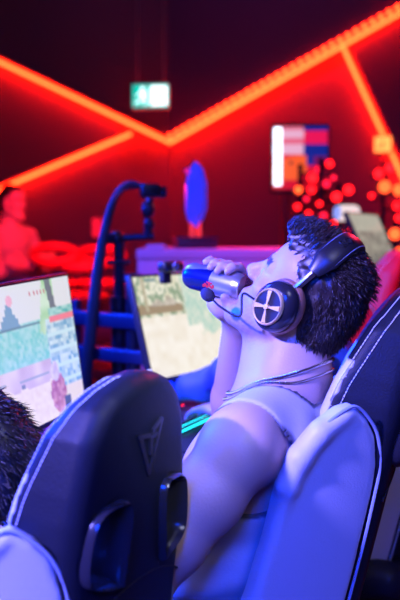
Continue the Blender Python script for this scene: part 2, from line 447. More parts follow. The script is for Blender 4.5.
def chair_meshes():
    out = {}
    f = Field((-.2, -.08, -.02), (.2, .16, .84), .006)
    def core(X, Y, Z):
        nb = Y - bend(X)
        th = depth(Z) * .5
        d = extrude(poly2d(X, Z, OUT), nb - th, th, .03)
        for sgn in (-1, 1):
            dd = poly2d(X * sgn, Z, SLOT) + 0 * Y
            d = np.maximum(d, -(dd - .004))
        # a long shallow hollow down the middle of the front
        return np.maximum(d, -(np.sqrt((X / .085) ** 2 + ((nb - .18) / .10) ** 2 + ((Z - .36) / .38) ** 2) - 1) * .06)
    f.fn(core); vs, F = f.mesh(1)
    o = mesh_obj('backrest', vs, F, M_shell)
    nb = vs[:, 1] - bend(vs[:, 0])
    white = (np.abs(vs[:, 0]) > .09) & (nb > depth(vs[:, 2]) - .018) & (vs[:, 2] > .50) & (vs[:, 2] < .66)
    c = np.tile(np.array([[.008, .010, .019]]), (len(vs), 1)); c[white] = (.62, .62, .66)
    paint(o, c); out['backrest'] = o
    # left wing
    T, e = wing_frame(); q = V((-e.y, e.x, 0)); q = q if q.x < 0 else -q     # q: outward
    g = Field((-.36, -.06, -.02), (-.09, .26, .64), .005)
    def wing(X, Y, Z):
        s = (X - T.x) * e.x + (Y - T.y) * e.y; n = (X - T.x) * q.x + (Y - T.y) * q.y - wing_w(s)
        return extrude(poly2d(s, Z, WING) , n + .016, .016 + .006 * np.clip(s / .2, 0, 1), .013)
    g.fn(wing)
    lead = [(.1, .578), (.14, .545), (.165, .50), (.174, .45), (.172, .41)]
    for (s0, w0), (s1, w1), r0, r1 in zip(lead[:-1], lead[1:], (.012, .019, .021, .018), (.019, .021, .018, .009)):
        p0 = T + e * s0 + q * (wing_w(s0) - .006) + V((0, 0, w0)); p1 = T + e * s1 + q * (wing_w(s1) - .006) + V((0, 0, w1))
        g.cone(p0, p1, r0, r1, .008)
    vs, F = g.mesh(1)
    out['wings'] = [mesh_obj('side_wing', vs, F, M_['white_leather']), mesh_obj('side_wing', vs * np.array([-1, 1, 1]), F[:, ::-1], M_['white_leather'])]
    # piping round each wing, trailing side
    pip = []
    for sgn in (1, -1):
        pts = [T + e * (s - .001) + q * (wing_w(s) + .001) + V((0, 0, w)) for s, w in catmull2(WING[0:9], 5)]
        m = MB(); m.tube([V((p.x * sgn, p.y, p.z)) for p in pts], .0028, 6); pip.append(m.build('piping', M_['edge']))
    out['piping'] = pip
    # stitching along the front rim of the back
    st = []
    for nn, ins in ((.014, .0030), (.034, -.0014)):
        m = MB(); pts = []
        for w in np.r_[np.linspace(.585, .72, 22), np.linspace(.725, .80, 22)]:
            x = -max(half_width(w) - ins * (1 if w < .76 else .5), .0); pts.append((x, w))
        pts = pts + [(-x, w) for x, w in pts[::-1][1:]]
        P3 = [V((x, bend(x) + depth(w) - nn, w - (ins if w > .74 else 0))) for x, w in pts]
        L = 0
        for a, b in zip(P3[:-1], P3[1:]):
            d = b - a; L += d.length
            if d.length < 1e-5: continue
            n = max(1, int(d.length / .0062))
            for i in range(n):
                m.tube([a + d * (i / n), a + d * ((i + .72) / n)], .0010, 5)
        st.append(m.build('stitching', M_['thread']))
    out['stitching'] = st
    bz = []
    for sgn in (-1, 1):
        pts = [V((x * sgn, float(bend(x)) + .03, w)) for x, w in catmull2(SLOT + SLOT[:1], 6)[:-1]]
        m = MB(); m.tube(pts, (.042, .0075), 12, closed=True, flat=(0, 1, 0)); bz.append(m.build('slot_bezel', M_['gloss']))
    out['bezels'] = bz
    # folded V emblem embossed on the rear panel
    m = MB(); e0 = [[(.038, .716), (.030, .716), (-.006, .648), (.0, .640)], [(.038, .716), (.036, .708), (.004, .704), (.0, .712)],
          [(.002, .708), (-.006, .708), (-.0075, .672), (.0, .676)], [(-.004, .716), (-.004, .708), (-.036, .728), (-.030, .732)],
          [(-.036, .728), (-.030, .728), (.0, .640), (-.008, .650)], [(.002, .7), (-.004, .7), (-.024, .704), (-.018, .71)]]
    for poly in e0:
        m.prism([(-x, w) for x, w in poly], -.020, -.012)
    out['emblem'] = [m.build('emblem', M_['gloss'], smooth=False)]
    # seam line across the wing top / lower rear cover
    m = MB()
    for w in (.475,):
        m.tube([V((x, float(bend(x)) - .0005, w - 2.0 * x * x)) for x in np.linspace(-.14, .14, 25)], .0022, 6)
    out['seam'] = [m.build('seam', M_['matte'])]
    # seat
    s = Field((-.31, -.27, .28), (.31, .33, .56), .008)
    s.rbox((0, .02, .40), (.18, .26, .055), .04, k=.02)
    for x in (-1, 1): s.cone((x * .195, -.19, .43), (x * .19, .25, .43), .048, .04, .03)
    s.cone((-.17, .26, .41), (.17, .26, .41), .045, .045, .03)
    out['seat'] = s.build('seat', M_['leather'])
    m = MB(); m.rbox((-.13, -.15, .30), (.13, .15, .345), .012); m.build('x', M_['matte']); out['tilt'] = bpy.context.scene.collection.objects['x']; out['tilt'].name = 'tilt_mechanism'
    m = MB(); m.lathe([(.028, .11), (.028, .2), (.02, .2), (.02, .31)], 16); out['lift'] = m.build('gas_lift', M_['matte'])
    m = MB(); m.lathe([(.05, .07), (.055, .12), (.035, .135), (.03, .135)], 20)
    for k in range(5):
        a = 2 * math.pi * k / 5; d = V((math.cos(a), math.sin(a), 0))
        m.tube([V((0, 0, .105)) + d * .03, V((0, 0, .10)) + d * .13, V((0, 0, .075)) + d * .25], [(.022, .028), (.018, .024), (.014, .018)], 8, flat=(0, 0, 1))
    out['base'] = m.build('star_base', M_['matte'])
    cs = []
    for k in range(5):
        a = 2 * math.pi * k / 5; d = V((math.cos(a), math.sin(a), 0)) * .25; tn = V((-math.sin(a), math.cos(a), 0))
        m = MB(); m.tube([d + V((0, 0, .05)), d + V((0, 0, .085))], .008, 8)
        for sg in (-1, 1):
            c = d + tn * (.014 * sg) + V((0, 0, .03)); m.tube([c - tn * .008, c + tn * .008], .029, 16)
        cs.append(m.build('caster', M_['plastic']))
    out['casters'] = cs
    ar = []
    out['arms'] = ar
    return out
def catmull2(P, n=6): return [(p.x, p.y) for p in catmull([(a, b, 0) for a, b in P], n)]
CH = chair_meshes()
CHAIR_USED = False
def make_chair(label, base, f, recline, group=None, drop=0.0, size=1.0, cover=None):
    """f: horizontal facing direction of the seat"""
    global CHAIR_USED
    t = thing('gaming_chair', label, 'chair', (base[0], base[1], 0), math.atan2(-f[0], f[1]), group)
    t.scale = (size,) * 3
    def use(o, parent):
        c = o if not CHAIR_USED else o.copy()
        if CHAIR_USED: COL.objects.link(c)
        c.parent = parent; return c
    b = use(CH['backrest'], t); b.location = (0, -.2, .45 - drop); b.rotation_euler = (R(recline), 0, 0)
    for k in ('wings', 'piping', 'stitching', 'bezels', 'emblem', 'seam'):
        for o in CH[k]: use(o, b)
    for k in ('seat', 'tilt', 'lift', 'base'):
        c = use(CH[k], t); c.location = (0, 0, -drop if k in ('seat', 'tilt') else 0)
    for k in ('casters', 'arms'):
        for o in CH[k]: c = use(o, t); c.location = (0, 0, -drop if k == 'arms' else 0)
    CHAIR_USED = True
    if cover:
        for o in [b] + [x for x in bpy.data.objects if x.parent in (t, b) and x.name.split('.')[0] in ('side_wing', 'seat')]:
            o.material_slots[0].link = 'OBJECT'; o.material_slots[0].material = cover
    return t
F_LEFT = (-.88, .47)
F_MAN = V((-.898, .44, 0)).normalized(); R_MAN = V((F_MAN.y, -F_MAN.x, 0))
G_ = 'gaming chairs along the players\' desk'
chair_man = make_chair('white winged black gaming chair in which the bare-armed man sits', (.052, 1.603), (-.97, .24), 13, G_, .035)
chair_left = make_chair('black gaming chair seen from behind, V emblem facing us, in front of left screen', (-.276, 1.243), F_LEFT, 4, G_, .0, .88)
# ================================================================== people
class Frame:
    """origin on the floor, X = person's right, Y = forward, Z = up"""
    def __init__(s, x, y, f):
        s.f = V((f[0], f[1], 0)).normalized(); s.r = V((s.f.y, -s.f.x, 0)); s.o = V((x, y, 0)); s.rz = math.atan2(-s.f.x, s.f.y)
    def loc(s, p): d = V(p) - s.o; return V((d.dot(s.r), d.dot(s.f), d.z))
    def w(s, p): return s.o + s.r * p[0] + s.f * p[1] + V((0, 0, p[2]))
    def dirw(s, p): return s.r * p[0] + s.f * p[1] + V((0, 0, p[2]))
class Head:
    """head axes: r right, f forward (face), u up; c = midpoint between the ear canals"""
    def __init__(s, c, tilt, turn=0.0, size=1.0, roll=0.0):
        M = Matrix.Rotation(R(turn), 3, 'Z') @ Matrix.Rotation(R(tilt), 3, 'X') @ Matrix.Rotation(R(roll), 3, 'Y')
        s.c = V(c); s.M = M; s.k = size
    def p(s, r, f, u): return s.c + s.M @ V((r, f, u)) * s.k
    def d(s, r, f, u): return s.M @ V((r, f, u))
def add_head(F, H, k=1.0, open_mouth=0.0, detail=True):
    A = np.array(H.M); z = H.k
    F.ell(H.p(0, -.004, .046), (.074 * z, .092 * z, .084 * z), A, .02)
    F.ell(H.p(0, .035, .06), (.062 * z, .056 * z, .05 * z), A, .03)
    F.ell(H.p(0, .040, -.015), (.060 * z, .056 * z, .075 * z), A, .03)
    F.ell(H.p(0, .052, -.070), (.046 * z, .042 * z, .040 * z), A, .025)
    for s in (-1, 1):
        F.cone(H.p(s * .056, .012, -.052), H.p(s * .022, .082, -.098), .017 * z, .019 * z, .022)
        F.cone(H.p(s * .056, .012, -.052), H.p(s * .06, .0, -.01), .017 * z, .018 * z, .02)
        F.ell(H.p(s * .05, .062, -.014), (.02 * z, .018 * z, .014 * z), A, .02)
    F.ell(H.p(0, .090, -.100), (.022 * z, .016 * z, .016 * z), A, .02)
    if not detail: 
        F.cone(H.p(0, .094, .02), H.p(0, .115, -.014), .009 * z, .013 * z, .012)
        return
    for s in (-1, 1):
        F.cone(H.p(s * .012, .090, .032), H.p(s * .042, .078, .030), .011 * z, .010 * z, .014)
        F.ell(H.p(s * .031, .098, .012), (.016 * z, .012 * z, .011 * z), A, .010, 'c')
        F.ell(H.p(s * .031, .080, .012), (.0125 * z,) * 3, A, .003)
        F.cone(H.p(s * .043, .080, .006), H.p(s * .020, .088, .004), .005 * z, .005 * z, .006)
        F.ell(H.p(s * .078, -.002, .002), (.010 * z, .020 * z, .031 * z), A, .008)
    F.cone(H.p(0, .092, .026), H.p(0, .117, -.012), .008 * z, .0125 * z, .012)
    for s in (-1, 1): F.ell(H.p(s * .012, .106, -.018), (.009 * z, .010 * z, .008 * z), A, .008)
    F.cone(H.p(-.020, .096, -.047), H.p(.020, .096, -.047), .007 * z, .007 * z, .008)
    F.cone(H.p(-.017, .094, -.060 - open_mouth), H.p(.017, .094, -.060 - open_mouth), .008 * z, .008 * z, .008)
    F.cone(H.p(-.017, .106, -.053), H.p(.017, .106, -.053), .003, .003, .004, 'c')
def hand(F, wrist, palm_c, palm_dir, palm_n, side, curls, spread=.08, z=1.0):
    """palm_dir: wrist -> knuckles, palm_n: out of the palm, side +1 right hand; curls = four (three joint angles), thumb last"""
    d = V(palm_dir).normalized(); n = (V(palm_n) - d * V(palm_n).dot(d)).normalized(); t = d.cross(n) * side      # t points to the thumb
    c = V(palm_c); A = np.array([t, d, n]).T
    F.rbox(c, (.041 * z, .048 * z, .014 * z), .013 * z, A, .010)
    F.cone(wrist, c - d * .035, .026 * z, .026 * z, .02)
    L = [(.044, .027, .021), (.049, .031, .023), (.045, .029, .022), (.034, .022, .019)]
    for i in range(4):
        b = c + d * .040 * z + t * (.030 - .020 * i) * z - d * (0, 0, .003, .010)[i]
        dd = (d + t * spread * (1.5 - i)).normalized(); pts = [c + t * (.028 - .019 * i) * z, b]; p = b; a = 0
        for j in range(3):
            a += curls[i][j]; v = dd * math.cos(a) + n * math.sin(a); p = p + v * L[i][j] * z; pts.append(p)
        F.chain(pts, [r * z for r in (.010, .0105, .0095, .0085, .0070)], .006)
    b = c - d * .022 * z + t * .034 * z; a = curls[4]
    v1 = (t * .75 + d * .6 + n * a[0]).normalized(); v2 = (t * .35 + d * .8 + n * a[1]).normalized(); v3 = (d * .9 + t * .1 + n * a[2]).normalized()
    p1 = b + v1 * .040 * z; p2 = p1 + v2 * .033 * z; p3 = p2 + v3 * .026 * z
    F.chain([c - d * .03 * z + t * .012, b, p1, p2, p3], [r * z for r in (.018, .017, .013, .011, .0085)], .010)
def strands(name, roots, dirs, lens, rad, m, parent, bend_=None, segs=3, jit=.25, seed=3):
    rg = np.random.default_rng(seed); vs = []; fs = []
    for p, d, L, bd in zip(roots, dirs, lens, bend_ if bend_ is not None else [V((0, 0, 0))] * len(roots)):
        d = (V(d) + V(rg.normal(0, jit, 3))).normalized(); s = d.orthogonal().normalized(); w = d.cross(s); n0 = len(vs)
        a0 = rg.uniform(0, 6.28)
        for i in range(segs):
            t = i / segs; q = V(p) + d * (L * t) + V(bd) * (L * t * t); r = rad * (1 - .75 * t)
            for k in range(3):
                a = a0 + 2.094 * k; vs.append(q + s * (r * math.cos(a)) + w * (r * math.sin(a)))
        vs.append(V(p) + d * L + V(bd) * L)
        for i in range(segs - 1):
            for k in range(3):
                l = (k + 1) % 3; fs.append((n0 + i * 3 + k, n0 + i * 3 + l, n0 + i * 3 + 3 + l, n0 + i * 3 + 3 + k))
        for k in range(3): fs.append((n0 + (segs - 1) * 3 + k, n0 + (segs - 1) * 3 + (k + 1) % 3, n0 + segs * 3))
    return vs, fs
def merge_mesh(parts):
    vs = []; fs = []
    for v, f in parts:
        n = len(vs); vs += [tuple(p) for p in v]; fs += [tuple(int(i) + n for i in q) for q in f]
    return vs, fs
SKIN = np.array([.52, .35, .30]); LIP = np.array([.5, .28, .25]); BEARD = np.array([.22, .13, .10]); BROW = np.array([.05, .03, .025])
def skin_tint(vs, H, beard=.6):
    q = (vs - np.array(H.c)) @ np.array(H.M)                  # head coordinates
    r, f, u = q[:, 0], q[:, 1], q[:, 2]
    c = np.tile(SKIN, (len(vs), 1))
    near = (np.abs(r) < .085) & (np.abs(f) < .14) & (np.abs(u) < .16)
    b = np.clip((-.030 - u) / .02, 0, 1) * np.clip((f - .0) / .03, 0, 1) * np.clip((u + .128) / .02, 0, 1) * near * beard
    rag = .75 + .25 * np.sin(r * 900) * np.sin(u * 800 + f * 600)
    b = b * rag; c = c * (1 - b[:, None]) + BEARD * b[:, None]
    lip = near & (np.abs(r) < .022) & (u < -.04) & (u > -.068) & (f > .095); c[lip] = LIP
    br = near & (np.abs(r) > .012) & (np.abs(r) < .05) & (u > .026) & (u < .040) & (f > .07); c[br] = BROW
    ey = near & (((np.abs(r) - .031) ** 2 + (u - .012) ** 2) < .0085 ** 2) & (f > .075); c[ey] = (.55, .52, .5)
    pu = near & (((np.abs(r) - .031) ** 2 + (u - .012) ** 2) < .0045 ** 2) & (f > .075); c[pu] = (.04, .03, .03)
    return c

# ------------------------------------------------------------------ the man drinking
FR = Frame(.158, 1.50, F_MAN)
hc = FR.loc(px(300, 305, 1.5)); H1 = Head(hc, 40, 0, .955)
man = thing('person', 'man in a grey sleeveless top drinking from a can, head tilted back', 'person', FR.o, FR.rz)
NB = V((0, .0, 1.0))                                          # base of the neck
B = Field((-.50, -.24, .40), (.34, .62, 1.40), .0042)
def torso(F):
    F.ell((0, .035, .87), (.165, .112, .15), None, .04)
    F.ell((0, .055, .74), (.155, .118, .17), None, .05)
    F.ell((0, .090, .60), (.160, .125, .14), None, .05)
    F.ell((0, .075, .50), (.180, .130, .09), None, .05)
    for s in (-1, 1):
        F.cone((s * .03, -.015, 1.005), (s * .145, .005, .962), .050, .052, .045)
        F.ell((s * .085, .115, .86), (.075, .035, .06), None, .04)
        F.ell((s * .09, -.055, .88), (.065, .04, .10), None, .04)
torso(B)
B.cone(H1.p(0, -.022, -.028), NB + V((0, -.002, .01)), .058, .067, .03)
B.cone(NB + V((0, .0, .04)), NB + V((0, .02, -.06)), .062, .085, .05)
B.cone(H1.p(0, .03, -.07), NB + V((0, .05, -.02)), .040, .045, .03)
add_head(B, H1)
# near (left) arm, down to the desk
SL, EL = V((-.188, .012, .945)), V((-.29, .13, .735)); WL_ = V((-.235, .345, .765))
B.ell(SL, (.066, .066, .068), None, .035)
B.chain([SL, SL.lerp(EL, .35), SL.lerp(EL, .7), EL], [.060, .060, .051, .042], .02)
B.chain([EL, EL.lerp(WL_, .3), WL_], [.042, .043, .027], .015)
hand(B, WL_, WL_ + V((.01, .072, -.012)), (.1, 1, -.1), (0, -.1, -1), -1, [(.25, .45, .3)] * 4 + [(.3, .3, .2)])
# far (right) arm raised with the can
SRt = V((.186, .010, .945)); ERt = FR.loc(px(230, 430, 1.82)); WR_ = FR.loc(px(238, 318, 1.66))
MOUTH = H1.p(0, .108, -.053)
CAN_B = FR.loc(px(187, 274, 1.635)); CAX = (CAN_B - MOUTH).normalized()
CAN0 = MOUTH - CAX * .004                                    # drinking end
B.ell(SRt, (.064, .064, .066), None, .035)
B.chain([SRt, SRt.lerp(ERt, .4), ERt], [.058, .057, .043], .02)
B.chain([ERt, ERt.lerp(WR_, .3), WR_], [.043, .044, .028], .015)
RC = .0268                                                    # can radius
far = FR.loc(FR.o + V((.1, 1, 0))) ; far = (far - CAX * far.dot(CAX)).normalized(); top = CAX.cross(far); top = top if top.z > 0 else -top
def ring(s, ang, rr): return CAN0 + CAX * s + (far * math.cos(ang) + top * math.sin(ang)) * rr
pc = ring(.060, R(-22), RC + .020)
pn = (far * math.cos(R(-22)) + top * math.sin(R(-22)))
pu_ = (top * math.cos(R(-22)) - far * math.sin(R(-22)))
B.rbox(pc, (.040, .044, .015), .014, np.array([CAX, pu_, pn]).T, .012)
B.cone(WR_, pc - pu_ * .030, .028, .027, .02)
for i in range(4):                                            # fingers over the top of the can
    s = .028 + .0205 * i; k = (1, 1.06, 1.0, .85)[i]
    angs = [R(8), R(40 * k), R(78 * k), R(112 * k), R(136 * k)]
    B.chain([ring(s, a, RC + .0095) for a in angs], [.0105, .0100, .0092, .0086, .0074], .005)
B.chain([ring(.035, R(-40), RC + .018), ring(.020, R(-75), RC + .014), ring(.018, R(-112), RC + .011), ring(.022, R(-140), RC + .009)], [.016, .0135, .0115, .009], .008)
vs, Fc = B.mesh(1); vs, Fc = B.biggest(vs, Fc)
mb = mesh_obj('body', vs, Fc, M_['skin'], man); paint(mb, skin_tint(vs, H1, .55))
# sleeveless top
Tn = Field((-.30, -.24, .42), (.30, .34, 1.08), .0045)
torso(Tn)
Tn.cone(NB + V((0, .0, .04)), NB + V((0, .02, -.06)), .062, .085, .05)
Tn.ell(V((-.165, .012, .945)), (.055, .06, .06), None, .035); Tn.ell(V((.165, .012, .945)), (.055, .06, .06), None, .035)
sl, X, Y, Z = Tn.grid()
folds = .0065 * np.sin(58 * (Z + .35 * Y) + 3 * np.sin(7 * X)) * np.clip((.86 - Z) / .15, 0, 1) + .004 * np.sin(120 * Z + 40 * Y + 9 * X) * np.clip((.80 - Z) / .2, 0, 1)
Tn.d -= (.0085 + folds).astype(np.float32)
def neck_hole(X, Y, Z): return np.maximum((np.sqrt(X ** 2 / .112 ** 2 + (Y - .03) ** 2 / .132 ** 2) - 1) * .1, .972 - .40 * Y - Z)
def arm_hole(X, Y, Z, s): return np.maximum((np.sqrt(((Y - .012) / .085) ** 2 + ((Z - .918) / .092) ** 2 + 0 * X) - 1) * .09, .150 - .22 * np.clip(.96 - Z, 0, .12) - s * X)
Tn.d = np.maximum(Tn.d, -neck_hole(X, Y, Z))
for s in (-1, 1):
    Tn.d = np.maximum(Tn.d, -arm_hole(X, Y, Z, s))
    Tn.d = np.maximum(Tn.d, s * X - .172 - .4 * np.maximum(.80 - Z, 0))
Tn.d = np.maximum(Tn.d, .46 - Z)
tvs, tF = Tn.mesh(1); tvs, tF = Tn.biggest(tvs, tF)
tank = mesh_obj('tank_top', tvs, tF, M_['tank'], man)
tx, ty, tz = tvs.T
bound = np.minimum(np.minimum(np.abs(arm_hole(tx, ty, tz, 1)), np.abs(arm_hole(tx, ty, tz, -1))), np.abs(neck_hole(tx, ty, tz)) * 1.2)
bf = np.clip((.0085 - bound) / .003, 0, 1)[:, None]
tc_ = np.tile(np.array([[.48, .47, .46]]), (len(tvs), 1)); paint(tank, tc_ * (1 - bf) + np.array([[.08, .08, .11]]) * bf)
# trousers and shoes
P_ = Field((-.32, -.2, .0), (.32, .75, .62), .009)
P_.ell((0, .07, .53), (.195, .150, .095), None, .04)
for s in (-1, 1):
    P_.chain([V((s * .10, .08, .53)), V((s * .17, .50, .545)), V((s * .17, .47, .12))], [.088, .068, .055], .03)
P_.build('trousers', M_['trousers'], man)
for s in (-1, 1):
    S = Field((s * .17 - .08, .36, -.01), (s * .17 + .08, .72, .16), .007)
    S.chain([V((s * .17, .45, .05)), V((s * .17, .56, .045)), V((s * .175, .64, .038))], [.048, .044, .036], .02)
    S.fn(lambda X, Y, Z: (Z - .004) + 0 * X + 0 * Y, 0, 'x')
    S.build('shoe', M_['shoe'], man)
# hair: a cap, a swept-up quiff and loose ends
Hf = Field(H1.c - V((.15, .2, .16)), H1.c + V((.15, .2, .25)), .004)
A = np.array(H1.M)
Hf.ell(H1.p(0, -.004, .048), (.076, .091, .086), A, .01)
Hf.ell(H1.p(0, -.052, .0), (.063, .050, .080), A, .03)
Hf.ell(H1.p(0, .076, .096), (.046, .038, .034), A, .03)
Hf.ell(H1.p(0, .005, .115), (.052, .07, .030), A, .03)
sl, X, Y, Z = Hf.grid()
q = [(X - H1.c.x) * A[0, i] + (Y - H1.c.y) * A[1, i] + (Z - H1.c.z) * A[2, i] for i in range(3)]
line = np.where(q[1] > .0, q[2] - (.046 + .50 * np.clip(q[1], 0, .2) - .0 * q[0]), q[2] - (.048 + 1.9 * np.clip(q[1], -.065, 0)))     # hairline
Hf.d = np.maximum(Hf.d, -line * .7)
Hf.d += (.0022 * np.sin(q[0] * 420 + q[2] * 90) * np.sin(q[1] * 160 + q[0] * 70)).astype(np.float32)
hv, hF = Hf.mesh(1); hv, hF = Hf.biggest(hv, hF)
rg = np.random.default_rng(11)
qh = (hv - np.array(H1.c)) @ A
roots = []; dirs = []; lens = []; bends = []
pick = rg.choice(len(hv), 6500, replace=False)
for i in pick:
    r, f, u = qh[i]
    n = np.array([r / .082 ** 2, (f + .014) / .104 ** 2, (u - .052) / .094 ** 2]); n /= np.linalg.norm(n)
    if f > .03 and u > .095: d = n * .5 + np.array([0, .25, .9]); L = rg.uniform(.012, .024); bd = np.array([0, -.5, .1])
    elif u > .09: d = n * .6 + np.array([0, -.9, .25]); L = rg.uniform(.012, .022); bd = np.array([0, -.3, -.3])
    elif f < -.04: d = n * .55 + np.array([0, -.25, -.8]); L = rg.uniform(.008, .018); bd = np.array([0, -.15, 0])
    else: d = n * .3 + np.array([0, -.55, -.55]); L = rg.uniform(.006, .011); bd = np.zeros(3)
    if u > 0.115 and f > .03: roots.append(hv[i] - A @ n * .004)
    else: roots.append(hv[i] - A @ n * .002)
    dirs.append(A @ d); lens.append(L); bends.append(A @ bd)
sv, sf = strands('h', roots, dirs, lens, .0013, None, None, bends, 3, .16)
hvv, hff = merge_mesh([(hv, hF), (sv, sf)])
mesh_obj('hair', hvv, hff, M_['hair'], man)
# necklace: two fine silver chains
def around_neck(F, ring_pts):
    """drop a closed loop of points onto the body surface"""
    out = []
    from mathutils.bvhtree import BVHTree
    bv = BVHTree.FromPolygons([tuple(p) for p in vs], [tuple(x) for x in Fc.tolist()])
    for p in ring_pts:
        hit = bv.find_nearest(p)
        out.append(hit[0] + hit[1] * .0025 if hit[0] else p)
    return out
for nm, zb, zf, gap in (('neck_chain', 1.070, 1.000, .0), ('neck_chain', 1.052, .985, .004)):
    pts = []
    for k in range(72):
        a = 2 * math.pi * k / 72; y = math.cos(a); pts.append(V((.088 * math.sin(a), .015 + .098 * y, zf + (zb - zf) * (.5 - .5 * y))))
    pts = around_neck(B, pts)
    m = MB(); n = len(pts)
    m.tube(pts, .0020 if gap else .0028, 6, closed=True)
    for i in range(n):
        for j in range(2): m.ball(pts[i].lerp(pts[(i + 1) % n], j / 2), .0040 if gap == 0 else .0029, 6)
    m.build(nm, M_['silver'], man)

# ------------------------------------------------------------------ the drink can
can = thing('drink_can', 'blue and silver drink can at the drinking man\'s mouth', 'can', FR.w(CAN0 + CAX * .135), 0)
zax = -FR.dirw(CAX); zax.normalize()                            # can's own up: base -> drinking end
xax = (-FR.dirw(far) - zax * zax.dot(-FR.dirw(far))).normalized(); yax = zax.cross(xax)
CM = Matrix((xax, yax, zax)).transposed()
can.rotation_euler = CM.to_euler()
M_can = bpy.data.materials.new('can_print'); M_can.use_nodes = True
nt = M_can.node_tree; bs = nt.nodes['Principled BSDF']; bs.inputs['Metallic'].default_value = .85; bs.inputs['Roughness'].default_value = .28
tc = nt.nodes.new('ShaderNodeTexCoord'); sp = nt.nodes.new('ShaderNodeSeparateXYZ'); nt.links.new(tc.outputs['Object'], sp.inputs[0])
an = nt.nodes.new('ShaderNodeMath'); an.operation = 'ARCTAN2'; nt.links.new(sp.outputs[1], an.inputs[0]); nt.links.new(sp.outputs[0], an.inputs[1])
# four slanted quarters, blue and silver, divided half-way up
def mth(op, a, b=None):
    n = nt.nodes.new('ShaderNodeMath'); n.operation = op
    for i, v in enumerate((a, b)):
        if v is None: continue
        if isinstance(v, float): n.inputs[i].default_value = v
        else: nt.links.new(v, n.inputs[i])
    return n.outputs[0]
up_half = mth('GREATER_THAN', sp.outputs[2], .068)
slant = mth('ADD', an.outputs[0], mth('MULTIPLY', sp.outputs[2], 9.0))
side_ = mth('GREATER_THAN', mth('SINE', mth('ADD', slant, .35)), 0.0)
chk = mth('ABSOLUTE', mth('SUBTRACT', up_half, side_))
mx = nt.nodes.new('ShaderNodeMixRGB'); mx.inputs[1].default_value = (.62, .64, .72, 1); mx.inputs[2].default_value = (.015, .03, .28, 1)
nt.links.new(chk, mx.inputs[0]); nt.links.new(mx.outputs[0], bs.inputs['Base Color'])
m = MB(); m.lathe([(.018, .004), (.0225, .0), (.0245, .004), (.0266, .012), (.0268, .03), (.0268, .118), (.0262, .124), (.0235, .131), (.0228, .1335)], 40)
m.build('can_body', M_can, can)
m = MB(); m.lathe([(.0215, .1325), (.0238, .1325), (.0240, .1350), (.0225, .1352), (.0215, .1335)], 40); m.build('rim', M_['steel'], can)
# red figures printed on the side facing us
m = MB(); rg2 = np.random.default_rng(5)
for a0 in (0.35, ):
    for k, (zz, da, w, h) in enumerate(((.062, .0, .006, .004), (.066, .10, .005, .003), (.071, -.05, .007, .004), (.076, .08, .005, .003), (.080, 0, .006, .003), (.057, .08, .005, .003), (.068, -.22, .003, .005), (.075, -.2, .003, .004))):
        a = a0 + da; c = V((math.cos(a), math.sin(a), 0)); tn = V((-c.y, c.x, 0)); p = c * .0272 + V((0, 0, zz))
        w *= .55; h *= .7; m.box((-w, -h, -.0004), (w, h, .0004), Matrix.Translation(p) @ Matrix((tn, V((0, 0, 1)), c)).transposed().to_4x4())
m.build('red_print', mat('red_ink', (.7, .02, .03), .4), can, smooth=False)

